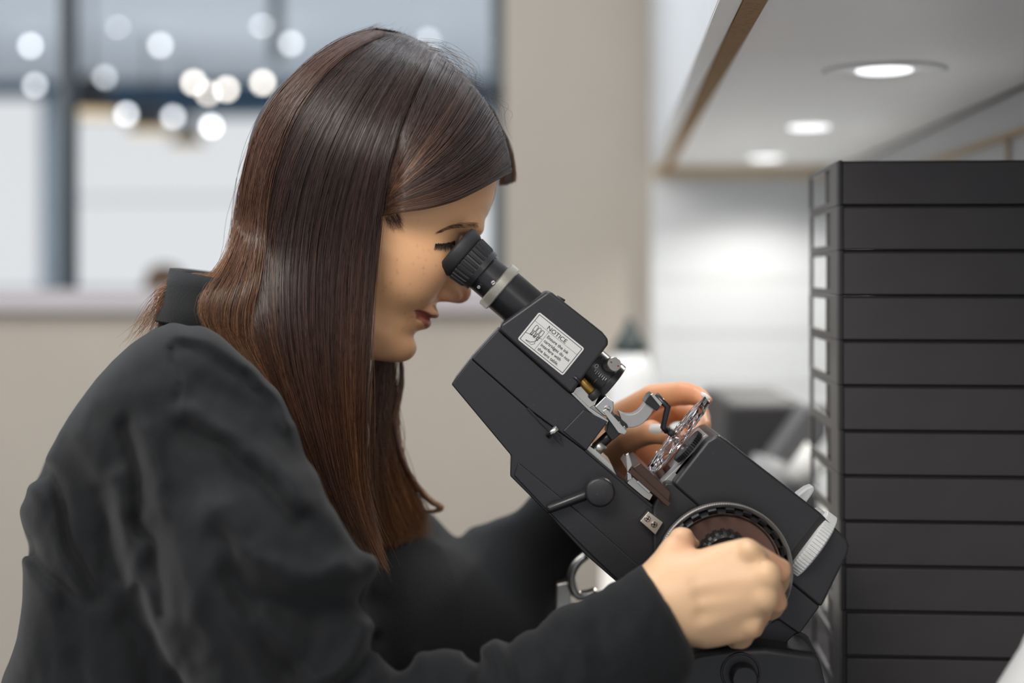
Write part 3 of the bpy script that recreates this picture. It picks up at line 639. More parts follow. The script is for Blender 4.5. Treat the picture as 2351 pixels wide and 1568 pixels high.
TZ = [(116, 10, 5, 0, -12), (110, 38, 28, 0, -38), (102, 58, 43, 0, -52), (92, 74, 55, 0, -66), (78, 86, 65, 2, -78), (65, 91.5, 70, 2, -85), (50, 96.5, 74, 2, -90), (36, 98.5, 75, 2, -92), (22, 98, 75, 2, -94), (8, 93.5, 74, 2, -92),
      (-6, 91, 73, 2, -90), (-20, 92, 71, 2, -86), (-35, 94.5, 67, 4, -80), (-48, 97, 58, 6, -70), (-60, 97, 50, 8, -58), (-72, 95.5, 44.5, 12, -42), (-82, 95.5, 39, 18, -26), (-90, 96.5, 36, 26, -12), (-97, 95, 30, 34, 0), (-103, 90, 24, 42, 14), (-109, 80, 17, 50, 28), (-114, 66, 8, 52, 44)]
TZ = np.array(TZ[::-1], float)/1000
zf = np.linspace(TZ[0, 0], TZ[-1, 0], 400)
def smo(c):
    v = np.interp(zf, TZ[:, 0], TZ[:, c]); k = np.hanning(23); k /= k.sum(); p = np.pad(v, 11, mode='reflect', reflect_type='odd'); return np.convolve(p, k, 'valid')
TP, TW, TX, TB = [smo(c) for c in (1, 2, 3, 4)]
mm = lambda *a: tuple(x/1000 for x in a)
def headf(P):
    x, y, z = P; ay = np.abs(y); S_ = (x, ay, z)
    p, w, xc, bk = [np.interp(z, zf, t).astype(np.float32) for t in (TP, TW, TX, TB)]
    dx = x-xc; ax = np.where(dx > 0, p-xc, xc-bk); rho = (np.abs(dx/ax)**2.15+np.abs(ay/w)**2.15)**(1/2.15)
    d = (rho-1)*np.minimum(ax, w)*.9
    d = np.maximum(d, np.maximum(z-.1185, -.1145-z))
    d = smin(d, ell(S_, mm(62, 42, -24), mm(24, 20, 18)), .020)         # cheekbone
    d = smin(d, ell(S_, mm(58, 36, -42), mm(25, 19, 20)), .016)         # cheek
    d = smin(d, ell(S_, mm(84, 0, -90), mm(15, 15, 11)), .010)          # chin
    d = smax(d, -ell(S_, mm(101, 31, -1), mm(15, 17, 11)), .012)        # eye socket
    d = smin(d, ell(S_, mm(86, 22, 19), mm(12, 20, 7)), .010)           # brow
    d = smin(d, ell(S_, mm(72, 31, 0), mm(12.5, 13.5, 12)), .003)       # lid over the eyeball
    d = smax(d, -ell(S_, mm(84.5, 32, -3.6), mm(2.5, 13, .7)), .0012)   # lid crease
    d = smin(d, cone(P, mm(84, 0, 2), mm(96, 0, -30), .0105, .014), .006)
    d = smin(d, cone(P, mm(90, 0, 7), mm(108.5, 0, -26), .0055, .0075), .010)   # nose
    d = smin(d, ell(S_, mm(109.5, 0, -30), mm(8.6, 8.4, 7.8)), .006)
    d = smin(d, ell(S_, mm(101, 10.5, -34.5), mm(10, 6.0, 6.6)), .004)
    d = smax(d, -ell(S_, mm(105, 6.2, -42), mm(5.5, 2.8, 4.5)), .002)
    d = smin(d, ell(S_, mm(92.3, 7, -55.6), mm(10.2, 21, 5.2)), .0045)     # lips
    d = smin(d, ell(S_, mm(91.5, 0, -64.9), mm(9.6, 23, 5.9)), .0045)
    lip = np.sqrt(((z+.0600+(ay*3.2)**2*.12)/.0014)**2+(np.maximum(ay-.030, 0)/.002)**2+(np.maximum(.080-x, 0)/.004)**2)
    d = d+.0013*np.exp(-lip*lip*.5)*(x > .06)
    d = d+.0020*np.exp(-((z+.079)/.005)**2-(y/.016)**2)*(x > .08)       # crease under the lip
    d = d+.0010*np.exp(-(y/.0035)**2-((z+.047)/.004)**2)*(x > .09)
    d = smin(d, cone(P, mm(6, 0, -62), mm(-24, 0, -136), .037, .041), .018)
    d = smin(d, ell(S_, mm(-2, 72, -8), mm(15, 7, 27)), .004)           # ear, under the hair
    return d
V, Q = nets(headf, mm(-112, -92, -205), mm(126, 92, 122), .0013, 3)
def skin_col(V):
    x, y, z = V.T*1000; ay = np.abs(y); c = np.tile([.82, .46, .245], (len(V), 1))
    def mixc(c, col, w): return c*(1-w[:, None])+np.array(col)*w[:, None]
    c = mixc(c, (.66, .285, .165), .55*np.exp(-((x-78)/22)**2-((z+30)/17)**2-((ay-42)/18)**2))
    c = mixc(c, (.60, .25, .15), .55*np.exp(-((x-112)/9)**2-((z+33)/10)**2))
    e = np.maximum(0, 1-((ay-0)/29)**2); up_ = (z < -60.2+1.2*0) ; cz = -60.5
    li = (np.abs(z-cz+(.4)) < 9.0*np.sqrt(e)*np.where(z > cz, .95, 1.0)) & (x > 78) & (ay < 29)
    w = li.astype(float)*.95; c = mixc(c, (.42, .13, .10), w)
    c = mixc(c, (.30, .09, .07), np.exp(-((z-cz+.0)/1.7)**2)*(ay < 31)*(x > 74)*.85)  # parting of the lips: crease shade put into the skin colour
    c = mixc(c, (.40, .20, .13), .55*np.exp(-((x-84)/8)**2-((z-1)/7)**2-((ay-32)/14)**2))  # darker eyelid tone, partly eye-socket shadow put into the colour
    r = np.random.default_rng(3)
    for _ in range(45):             # freckles
        a, b = r.uniform(45, 95), r.uniform(-75, 0); w = np.exp(-((x-a)**2+(z-b)**2)/r.uniform(.3, 1.0))*(y < 0)*r.uniform(.2, .5); c = mixc(c, (.40, .17, .09), w)
    return c
headV, headQ, headC = h2w(V), Q, skin_col(V)
bvh = BVHTree.FromPolygons([tuple(v) for v in headV], [tuple(int(i) for i in q) for q in headQ])
CAMP = Vector((0, 0, H))
def on_face(px, py, off=.0006):
    d = (W(px, py, 1.0)-CAMP).normalized(); h = bvh.ray_cast(CAMP, d)
    return np.array(h[0]-d*off) if h[0] is not None else None
# ---- hands: near one over the wheel, far one at the lens
def C(P, a, b): return cone(P, W(*a[:3]), W(*b[:3]), a[3]*a[2]/F, b[3]*b[2]/F)
def chain(P, d, pts, k):
    e = None
    for a, b in zip(pts[:-1], pts[1:]): c = C(P, a, b); e = c if e is None else smin(e, c, .003)
    return smin(d, e, k) if d is not None else e
nh = carve([(1400, 1330), (1468, 1290), (1492, 1268), (1514, 1244), (1536, 1212), (1560, 1205), (1590, 1213), (1600, 1236), (1640, 1234), (1680, 1231), (1718, 1232), (1752, 1252), (1790, 1275), (1815, 1292), (1822, 1318), (1816, 1345), (1806, 1362), (1812, 1388), (1802, 1412), (1772, 1428), (1757, 1442), (1748, 1468), (1715, 1492), (1670, 1500), (1620, 1496), (1588, 1486), (1540, 1500), (1400, 1560)], (1300, 1950, 1100, 1650), 3)
def nearf(P):
    d = C(P, (1400, 1440, 1.005, 85), (1530, 1390, 1.0, 88))
    d = smin(d, C(P, (1560, 1355, 1.0, 75), (1718, 1262, .985, 34)), .02)
    d = smin(d, C(P, (1570, 1380, .995, 75), (1757, 1322, .972, 31)), .014)
    d = smin(d, C(P, (1570, 1410, 1.0, 72), (1752, 1378, .974, 29)), .014)
    d = smin(d, C(P, (1580, 1435, 1.008, 58), (1722, 1440, .985, 28)), .014)
    for (x, y, Y, r) in ((1762, 1318, .968, 19), (1752, 1372, .969, 18), (1728, 1432, .979, 17), (1722, 1262, .975, 20)): d = smin(d, C(P, (x, y, Y, r), (x+6, y, Y+.004, r)), .007)
    fk = .0032
    d = chain(P, d, [(1725, 1262, .985, 32), (1793, 1303, 1.005, 29), (1790, 1345, 1.035, 25), (1762, 1368, 1.05, 22)], fk)
    d = chain(P, d, [(1757, 1325, .980, 28), (1786, 1378, 1.005, 27), (1774, 1405, 1.035, 24), (1745, 1405, 1.05, 21)], fk)
    d = chain(P, d, [(1750, 1378, .982, 27), (1742, 1432, 1.010, 26), (1738, 1440, 1.038, 23), (1700, 1430, 1.05, 20)], fk)
    d = chain(P, d, [(1720, 1438, .990, 25), (1704, 1470, 1.012, 23), (1690, 1470, 1.038, 20), (1665, 1450, 1.05, 18)], fk)
    d = chain(P, d, [(1530, 1340, 1.005, 62), (1546, 1270, 1.01, 38), (1568, 1236, 1.022, 30), (1588, 1238, 1.036, 22)], .012)
    for (x0, y0, x1, y1) in ((1600, 1330, 1735, 1300), (1610, 1372, 1735, 1356), (1615, 1415, 1715, 1410)):   # hollows between the tendons
        e = C(P, (x0, y0, .967, 8), (x1, y1, .952, 16)); d = smax(d, -e, .009)
    d = smax(d, nh(P)*1.0/F, .007)
    return d
lo = W(1380, 1570, 1.0); hi = W(1860, 1170, 1.0)
V1, Q1 = nets(nearf, (lo.x, .93, lo.z), (hi.x, 1.085, hi.z), .0013, 2)
fh = carve([(1250, 1130), (1330, 1010), (1395, 935), (1440, 904), (1482, 884), (1520, 876), (1565, 873), (1600, 882), (1632, 905), (1641, 922), (1628, 932), (1632, 950), (1637, 975), (1622, 1005), (1600, 1040), (1575, 1075), (1560, 1110), (1530, 1130), (1480, 1150), (1400, 1200), (1250, 1280)], (1150, 1750, 800, 1350), 3)
def farf(P):
    d = C(P, (1320, 1150, 1.25, 55), (1385, 1060, 1.23, 76))
    d = smin(d, C(P, (1380, 1030, 1.23, 75), (1440, 960, 1.205, 42)), .02)
    d = smin(d, C(P, (1380, 1050, 1.23, 75), (1500, 1080, 1.215, 48)), .02)
    d = smin(d, C(P, (1400, 1040, 1.235, 70), (1480, 1010, 1.225, 50)), .02)
    fk = .005
    d = chain(P, d, [(1425, 962, 1.205, 40), (1500, 909, 1.190, 31), (1572, 901, 1.168, 28), (1606, 908, 1.150, 24), (1624, 922, 1.132, 17)], fk)
    d = chain(P, d, [(1450, 985, 1.215, 36), (1550, 935, 1.225, 29), (1606, 955, 1.205, 27), (1612, 985, 1.185, 24), (1588, 1020, 1.165, 19)], fk)
    d = chain(P, d, [(1450, 1030, 1.215, 36), (1530, 1010, 1.225, 27), (1572, 1040, 1.205, 24), (1560, 1070, 1.180, 20), (1536, 1070, 1.165, 17)], fk)
    d = chain(P, d, [(1450, 1080, 1.215, 34), (1520, 1075, 1.225, 24), (1545, 1100, 1.20, 20), (1525, 1105, 1.18, 17)], fk)
    d = chain(P, d, [(1400, 1040, 1.205, 46), (1445, 1004, 1.170, 32), (1495, 992, 1.150, 26), (1530, 1003, 1.134, 19)], .008)
    return smax(d, fh(P)*1.2/F, .006)
lo = W(1220, 1300, 1.15); hi = W(1680, 850, 1.25)
V2, Q2 = nets(farf, (lo.x, 1.11, lo.z), (hi.x, 1.30, hi.z), .0013, 2)
def innerf(P):                      # neck, trunk and arms under the clothes
    d = C(P, (565, 735, 1.14, 118), (440, 900, 1.14, 120)); d = smin(d, C(P, (380, 1080, 1.14, 210), (430, 1600, 1.14, 270)), .05)
    d = smin(d, C(P, (450, 990, 1.05, 90), (560, 980, 1.25, 90)), .04)
    d = smin(d, C(P, (470, 1040, 1.03, 90), (700, 1600, .985, 80)), .02); d = smin(d, C(P, (700, 1640, .985, 80), (1200, 1610, .99, 75)), .02)
    d = smin(d, C(P, (1200, 1610, .99, 75), (1430, 1430, 1.005, 75)), .015)
    d = smin(d, C(P, (620, 1050, 1.27, 80), (1020, 1440, 1.31, 70)), .02); d = smin(d, C(P, (1020, 1460, 1.31, 60), (1330, 1190, 1.26, 45)), .015)
    return d
lo = W(-60, 1700, 1.1); hi = W(1500, 600, 1.1)
V3, Q3 = nets(innerf, (lo.x, .9, lo.z), (hi.x, 1.42, hi.z), .008, 1)
hc = np.tile([.69, .45, .27], (len(V1), 1)); k_ = np.zeros(len(V1))
for (x, y, Y) in ((1790, 1300, .99), (1785, 1375, .99), (1745, 1435, .99), (1590, 1235, 1.0)):
    c = np.array(W(x, y, Y)); k_ = np.maximum(k_, np.exp(-((V1-c)**2).sum(1)/.014**2))
hc = hc*(1-.6*k_[:, None])+np.array([.74, .34, .21])*.6*k_[:, None]
fc = np.tile([.76, .38, .20], (len(V2), 1)); k_ = np.exp(-((V2-np.array(W(1600, 915, 1.15)))**2).sum(1)/.02**2); fc = fc*(1-.5*k_[:, None])+np.array([.72, .26, .15])*.5*k_[:, None]
Vb = np.concatenate([headV, V1, V2, V3]); n0, n1, n2 = len(headV), len(V1), len(V2)
Qb = np.concatenate([headQ, Q1+n0, Q2+n0+n1, Q3+n0+n1+n2])
body = npmesh('body', Vb, Qb, M['skin'], pe, np.concatenate([headC, hc, fc, np.tile([.7, .4, .24], (len(V3), 1))]))
def nail(px, py, Y, nx, ny, nz, L, Wd, ang, m='nail'):
    n = Vector((nx, ny, nz)).normalized(); a = Vector((math.cos(ang), 0, math.sin(ang))); a = (a-n*a.dot(n)).normalized(); b = n.cross(a); c = W(px, py, Y); vs = []; fs = []
    for i in range(9):
        for j in range(7):
            s, t = (i-4)/4, (j-3)/3; rr = math.sqrt(max(0, 1-abs(s)**3.5)); vs.append(c+a*(s*L)+b*(t*Wd*rr)-n*((t*rr)**2*Wd*.45+s*s*L*.12))
    for i in range(8):
        for j in range(6): q = i*7+j; fs.append([q, q+1, q+8, q+7])
    o = mk('fingernail', vs, fs, M[m], pe, smooth=True); s = o.modifiers.new('solid', 'SOLIDIFY'); s.thickness = .0006
nail(1501, 986, 1.1355, -.72, -.62, .22, .0085, .0050, -.1, 'nail_w')
nail(1621, 905, 1.1290, .45, -.35, .8, .0045, .0036, -.75, 'nail_w')
nail(1538, 1062, 1.1600, -.1, -1, .1, .0060, .0045, .9)

# ---- shirt
box = (-200, 1700, 500, 1950)
cA = carve([(388, 742), (335, 768), (270, 820), (200, 900), (150, 975), (108, 1050), (90, 1092), (58, 1148), (50, 1180), (56, 1222), (66, 1262), (56, 1340), (52, 1410), (42, 1465), (20, 1520), (0, 1570), (-30, 1700), (-30, 1880), (900, 1880), (930, 1700), (915, 1560), (878, 1510), (860, 1455), (856, 1400), (852, 1340), (838, 1290), (803, 1235), (772, 1180), (742, 1125), (722, 1070), (700, 1015), (672, 960), (640, 912), (592, 862), (548, 815), (505, 772), (450, 748)], box)
cB = carve([(870, 1590), (925, 1545), (980, 1502), (1020, 1488), (1058, 1494), (1085, 1502), (1110, 1487), (1180, 1456), (1270, 1411), (1370, 1350), (1440, 1306), (1477, 1284), (1500, 1320), (1535, 1384), (1565, 1445), (1590, 1496), (1592, 1560), (1560, 1640), (1380, 1720), (1200, 1790), (950, 1860), (720, 1860), (640, 1640)], box)
cC = carve([(870, 1100), (935, 1108), (962, 1148), (1004, 1192), (1050, 1234), (1085, 1204), (1125, 1188), (1172, 1178), (1200, 1158), (1235, 1110), (1300, 1050), (1400, 1050), (1430, 1130), (1390, 1240), (1345, 1282), (1300, 1330), (1280, 1380), (1274, 1440), (1250, 1560), (1200, 1700), (800, 1780), (740, 1500), (780, 1200)], box)
folds = [([(404, 800), (402, 870), (405, 948)], -.0030, 7.5), ([(423, 765), (480, 790), (543, 826), (617, 892), (670, 970)], .0035, 16), ([(440, 790), (520, 838), (590, 900)], -.0022, 18),
 ([(410, 950), (444, 956), (568, 1030), (648, 1094), (694, 1160)], .0065, 22), ([(420, 985), (540, 1050), (620, 1120), (670, 1190)], -.0055, 26), ([(470, 880), (600, 960), (690, 1060)], -.0030, 26),
 ([(292, 985), (318, 1120), (350, 1260), (380, 1400)], -.0075, 22), ([(330, 985), (370, 1120), (420, 1300), (470, 1500)], .0060, 26), ([(232, 1130), (250, 1220), (270, 1330)], -.0050, 20), ([(262, 1100), (282, 1220), (300, 1340)], .0040, 20),
 ([(102, 1081), (142, 1155), (173, 1267), (228, 1365)], -.0060, 16), ([(85, 1120), (110, 1180), (150, 1290), (200, 1370)], .0045, 20), ([(62, 1236), (111, 1322), (204, 1380)], -.0055, 16), ([(60, 1290), (110, 1370), (160, 1480)], .0040, 24),
 ([(520, 1160), (545, 1240), (600, 1300), (680, 1322), (780, 1312), (850, 1290)], .0100, 34), ([(500, 1240), (545, 1340), (640, 1400), (760, 1400), (850, 1370)], -.0080, 34), ([(690, 1200), (760, 1250), (830, 1300)], -.0035, 26),
 ([(383, 1217), (420, 1372), (469, 1526)], -.0060, 26), ([(470, 1150), (500, 1300), (560, 1450), (640, 1600)], .0070, 28), ([(525, 1340), (580, 1440), (660, 1560)], -.0070, 28), ([(600, 1420), (680, 1520), (740, 1620)], .0060, 26),
 ([(835, 1440), (800, 1520), (740, 1566)], .0065, 20), ([(852, 1470), (830, 1530), (790, 1580)], -.0060, 18), ([(720, 1440), (700, 1500), (640, 1560)], -.0040, 24),
 ([(960, 1500), (990, 1540), (1000, 1600)], .0040, 22), ([(1080, 1498), (1096, 1530), (1110, 1600)], -.0075, 14), ([(1130, 1480), (1150, 1530), (1175, 1600)], .0045, 16), ([(1165, 1470), (1190, 1530), (1220, 1600)], -.0030, 14),
 ([(1230, 1432), (1270, 1500), (1300, 1580)], -.0022, 14), ([(1330, 1380), (1370, 1450), (1400, 1530)], -.0018, 14), ([(1280, 1400), (1320, 1470), (1350, 1560)], .0022, 18), ([(1400, 1340), (1440, 1410), (1480, 1500)], .0018, 16),
 ([(180, 1000), (220, 1080), (240, 1160)], .0030, 24), ([(240, 900), (330, 900), (400, 880)], .0015, 40), ([(150, 1400), (170, 1500), (180, 1600)], -.0050, 26), ([(300, 1420), (330, 1500), (350, 1600)], -.0050, 26)]
def vnoise(shape, cell, r):
    n = [int(s/cell[k])+3 for k, s in enumerate(shape)]; g = r.standard_normal(n); i = [np.linspace(0, n[k]-2.001, shape[k]) for k in (0, 1)]
    a = [x.astype(int) for x in i]; t = [x-y for x, y in zip(i, a)]; t = [x*x*(3-2*x) for x in t]; A = g[np.ix_(a[0], a[1])]; B = g[np.ix_(a[0]+1, a[1])]; Cc = g[np.ix_(a[0], a[1]+1)]; D = g[np.ix_(a[0]+1, a[1]+1)]
    tx = t[0][:, None]; ty = t[1][None]; return (A*(1-tx)+B*tx)*(1-ty)+(Cc*(1-tx)+D*tx)*ty
def fold_fn(X, Y):
    r = np.random.default_rng(11); w = 6*vnoise(X.shape, (14, 14), r); u2 = 6*vnoise(X.shape, (14, 14), r); d = np.zeros(X.shape)
    for pts, a, wd in folds:
        P_ = curve(pts, 10); q, sd = line_dist(X+w, Y+u2, [tuple(p) for p in P_]); d += (a*1.05 if wd > 8 else a)*np.exp(-(q/(wd*1.1 if wd > 8 else wd))**2)
    d += .0005*vnoise(X.shape, (10, 22), r)+.00035*vnoise(X.shape, (5, 9), r)+.0010*vnoise(X.shape, (26, 50), r); return d
FF = Field2(fold_fn, *box)
def shirtf(P):
    near = 1/(1+np.exp(np.clip((P[1]-1.12)/.015, -30, 30)))
    a = cone(P, W(430, 860, 1.14), W(330, 1080, 1.15), .085, .125); a = smin(a, cone(P, W(330, 1080, 1.15), W(420, 1850, 1.15), .125, .155), .03)
    a = smin(a, cone(P, W(440, 905, 1.035), W(600, 930, 1.27), .068, .065), .035)
    a = smin(a, cone(P, W(290, 1060, 1.06), W(330, 1560, 1.06), .085, .10), .04)
    a = smin(a, cone(P, W(610, 1150, 1.17), W(660, 1700, 1.17), .10, .12), .03)
    a = smin(a, cone(P, W(440, 985, 1.005), W(610, 1310, .972), .068, .076), .03); a = smin(a, cone(P, W(610, 1310, .972), W(740, 1640, .965), .076, .072), .02)
    a = smin(a, cone(P, W(425, 820, 1.14), W(425, 860, 1.14), .068, .08), .02)
    a = smax(a, cA(P)*1.03/F, .018)
    b = cone(P, W(720, 1720, .955), W(1175, 1630, .975), .066, .056); b = smin(b, cone(P, W(1175, 1630, .975), W(1545, 1405, 1.003), .056, .045), .015)
    b = smax(b, cB(P)*.98/F, .014)
    cav = cone(P, W(1500, 1425, 1.0), W(1640, 1350, 1.003), .030, .034); b = smax(b, -cav, .004)
    c = cone(P, W(880, 1200, 1.30), W(1050, 1430, 1.33), .070, .062); c = smin(c, cone(P, W(1050, 1430, 1.33), W(1420, 1120, 1.255), .060, .048), .02)
    c = smin(c, cone(P, W(900, 1480, 1.22), W(1180, 1500, 1.30), .10, .08), .04)
    c = smax(c, cC(P)*1.25/F, .014)
    cv = cone(P, W(1330, 1100, 1.25), W(1500, 1010, 1.22), .030, .036); c = smax(c, -cv, .004)
    d = smin(a, b, .012); d = smin(d, c, .02)
    return d-FF(P)*near
lo = W(-80, 1800, 1.12); hi = W(1560, 700, 1.12)
Vs, Qs = nets(shirtf, (lo.x-.02, .86, lo.z), (hi.x, 1.43, hi.z), .0030, 2)
shirt = npmesh('shirt', Vs, Qs, M['shirt'], pe)
# stand collar folded over at the neck
cc = np.array(W(548, 715, 1.14)); ca = np.array([.16, .0, .98]); ca /= np.linalg.norm(ca); ce = np.cross([0, 1, 0], ca); vs = []; nA = 72
rows = [(-.034, .0600), (-.012, .0585), (.006, .0575), (.020, .0568), (.0245, .0562), (.0255, .0548), (.022, .053), (.0, .054), (-.03, .057)]
for (hh, rr) in rows:
    for i in range(nA):
        t = 2*math.pi*i/nA; wv = 1+.014*math.sin(3*t+hh*90)+.012*math.sin(7*t+hh*140)+.006*math.sin(13*t-hh*200)
        vs.append(cc+ca*hh+(ce*math.cos(t)*rr*wv+np.array([0, 1, 0])*math.sin(t)*(rr+.010)*wv))
fs = [[k*nA+i, k*nA+(i+1) % nA, (k+1)*nA+(i+1) % nA, (k+1)*nA+i] for k in range(len(rows)-1) for i in range(nA)]
mk('collar', vs, fs, M['shirt'], shirt, smooth=True)
vs = []                             # the turned-down flap of the collar
rows = [(.0250, .0560), (.0262, .0585), (.018, .0605), (.002, .0625), (-.010, .0645), (-.012, .0625), (.002, .060)]
for (hh, rr) in rows:
    for i in range(nA):
        t = 2*math.pi*i/nA; wv = 1+.014*math.sin(3*t+1)+.012*math.sin(8*t+hh*150)
        vs.append(cc+ca*(hh-.008*(.5+.5*math.cos(t-2.2)) if hh < .02 else hh)*1+(ce*math.cos(t)*rr*wv+np.array([0, 1, 0])*math.sin(t)*(rr+.010)*wv))
fs = [[k*nA+i, k*nA+(i+1) % nA, (k+1)*nA+(i+1) % nA, (k+1)*nA+i] for k in range(len(rows)-1) for i in range(nA)]
mk('collar_flap', vs, fs, M['shirt'], shirt, smooth=True)

# ---- hair
def sst(a, b, x): t = np.clip((x-a)/(b-a), 0, 1); return t*t*(3-2*t)
def Yh(px, py):
    dx = px-850; dy = py-388; rx = np.where(dx < 0, 312, 335); ry = np.where(dy < 0, 320, 420)
    yt = 1.137+.00003*dx-.088*np.sqrt(np.clip(1-(dx/rx)**2-(dy/ry)**2, 0, 1))
    t = np.clip((px-540)/330, 0, 1); yh = 1.055+.062*(1-t)**3*(1-.85*sst(470, 780, py))+sst(760, 1200, py)*.032
    b = sst(400, 640, py); return yt*(1-b)+yh*b
NP = 26
def strands(guides, n, seed, depth=None, layer=.010, jit=5, clump=60, rad=.00028, lens=(.85, 1.0), wob=3.0, col=0, s_rng=(0, 1)):
    r = np.random.default_rng(seed); G = np.stack([curve(g, NP) for g in guides]); m = len(G)
    s = r.uniform(*s_rng, n); cl = np.round(s*clump+r.normal(0, .22, n))/clump; t = np.linspace(0, 1, NP)[None]
    cs = np.clip(s[:, None]*(1-.62*sst(.15, 1, t))+cl[:, None]*.62*sst(.15, 1, t), 0, 1)*(m-1)
    i = np.clip(np.floor(cs).astype(int), 0, m-2); w = (cs-i)[..., None]; k = np.arange(NP)[None].repeat(n, 0); Pp = G[i, k]*(1-w)+G[i+1, k]*w
    L = r.uniform(*lens, n)[:, None]; tt = (t*L)*(NP-1); j = np.clip(tt.astype(int), 0, NP-2); ft = (tt-j)[..., None]; rr = np.arange(n)[:, None]
    Pp = Pp[rr, j]*(1-ft)+Pp[rr, j+1]*ft
    ph = r.uniform(0, 6.28, (n, 4)); am = r.normal(0, 1, (n, 2))
    Pp[..., 0] += jit*r.normal(0, 1, n)[:, None]*.6+wob*(np.sin(t*5+ph[:, :1])*am[:, :1]+.4*np.sin(t*13+ph[:, 1:2])*am[:, 1:])*np.minimum(1, t*2)
    Pp[..., 1] += jit*r.normal(0, 1, n)[:, None]*.5
    lay = np.abs(r.normal(0, 1, n))*layer*.55; ct = np.cos(cl*937.1)*.5+.5
    Y = (depth(Pp) if depth else Yh(Pp[..., 0], Pp[..., 1]))+(lay+ct*.006)[:, None]*sst(-.2, .35, t)
    X = (Pp[..., 0]-HX)/F*Y; Z = H+(HY-Pp[..., 1])/F*Y
    pos = np.stack([X, Y, Z], -1)
    ra = rad*r.uniform(.6, 1.25, n)[:, None]*(1-.75*sst(.8, 1.0, t))*np.minimum(1, .5+t*4)
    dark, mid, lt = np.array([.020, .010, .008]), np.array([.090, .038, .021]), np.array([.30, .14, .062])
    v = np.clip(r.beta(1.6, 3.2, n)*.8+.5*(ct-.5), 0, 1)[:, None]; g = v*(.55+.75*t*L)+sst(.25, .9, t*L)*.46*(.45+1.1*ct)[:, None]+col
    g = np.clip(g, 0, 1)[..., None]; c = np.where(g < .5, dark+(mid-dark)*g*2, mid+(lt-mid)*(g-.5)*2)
    return pos, ra, c
groups = []
GA = [[(862, 72), (790, 96), (715, 145), (640, 225), (590, 315), (562, 420), (545, 500), (535, 560), (500, 618), (462, 640), (440, 668)],
      [(868, 72), (796, 98), (720, 150), (646, 232), (596, 325), (566, 430), (552, 540), (540, 640), (548, 720), (575, 790), (620, 860)],
      [(880, 72), (810, 105), (738, 165), (668, 250), (618, 350), (586, 460), (572, 580), (572, 700), (600, 820), (650, 930), (700, 1040)],
      [(900, 74), (836, 118), (768, 186), (702, 280), (654, 390), (626, 510), (614, 640), (624, 780), (664, 910), (712, 1040), (756, 1150)],
      [(925, 82), (868, 135), (804, 215), (748, 320), (708, 430), (684, 560), (676, 700), (690, 840), (722, 980), (762, 1120), (812, 1240)],
      [(950, 92), (900, 155), (845, 245), (798, 350), (764, 460), (742, 590), (738, 730), (746, 870), (766, 1010), (796, 1150), (850, 1280)],
      [(975, 104), (932, 175), (884, 270), (846, 370), (820, 480), (802, 610), (796, 750), (796, 890), (806, 1030), (826, 1170), (892, 1318)],
      [(1000, 120), (955, 195), (918, 285), (892, 380), (876, 480), (862, 610), (850, 750), (842, 890), (836, 1020), (842, 1140), (872, 1230)]]
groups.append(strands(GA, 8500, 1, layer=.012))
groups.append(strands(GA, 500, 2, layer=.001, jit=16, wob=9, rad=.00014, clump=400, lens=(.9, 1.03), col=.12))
GF = [[(1000, 118), (972, 180), (944, 250), (920, 320), (902, 380), (890, 425), (880, 455)],
      [(1040, 150), (1008, 215), (972, 285), (938, 345), (912, 395), (892, 432), (878, 462)],
      [(1080, 190), (1046, 252), (1006, 312), (962, 365), (924, 408), (896, 440), (876, 468)],
      [(1118, 240), (1082, 298), (1036, 350), (984, 393), (938, 424), (900, 450), (874, 474)],
      [(1148, 295), (1112, 345), (1062, 388), (1006, 421), (952, 444), (906, 462), (872, 482)],
      [(1164, 350), (1130, 388), (1080, 421), (1022, 446), (964, 462), (912, 473), (870, 490)],
      [(1172, 392), (1140, 410), (1094, 435), (1038, 460), (978, 476), (920, 484), (868, 494)]]
groups.append(strands(GF, 5200, 3, layer=.008, jit=3.5, lens=(1, 1), col=.03, depth=lambda p: Yh(p[..., 0], p[..., 1])+.008*sst(930, 880, p[..., 0])-.001))
GB = [[(862, 770), (860, 880), (852, 980), (850, 1080), (858, 1180), (870, 1270), (888, 1310)],
      [(880, 790), (880, 890), (868, 980), (876, 1080), (896, 1170), (915, 1240), (905, 1300)],
      [(892, 800), (890, 900), (884, 990), (900, 1080), (930, 1160), (955, 1215), (935, 1270)],
      [(900, 800), (900, 900), (900, 980), (918, 1060), (945, 1130), (975, 1190), (985, 1240)]]
bd = lambda p: 1.165+.03*sst(850, 1000, p[..., 0])
groups.append(strands(GB, 2600, 4, depth=bd, layer=.02, jit=7, clump=24, lens=(.62, 1.0), wob=10, col=.50))
groups.append(strands([[(912, 800), (919, 850), (915, 900), (906, 950), (900, 990)], [(918, 800), (925, 850), (921, 900), (912, 945), (905, 980)]], 110, 5, depth=bd, jit=2, wob=2, clump=8, col=.4))
groups.append(strands([[(905, 960), (918, 1040), (950, 1110), (990, 1150), (1014, 1160), (1008, 1172), (975, 1175)], [(905, 990), (925, 1060), (960, 1120), (995, 1158), (1018, 1166), (1000, 1176), (960, 1172)]], 260, 6, depth=bd, jit=3, wob=3, clump=6, col=.45))
fr = lambda p: 2.276-Yh(p[..., 0], p[..., 1])
groups.append(strands(GA, 2600, 21, layer=.004, depth=lambda p: fr(p)-.010))
groups.append(strands(GF, 1500, 23, layer=.003, jit=3.5, lens=(1, 1), depth=lambda p: fr(p)-.004))
td = lambda p: 1.140+.022*sst(1150, 1184, p[..., 0])+.0*p[..., 1]
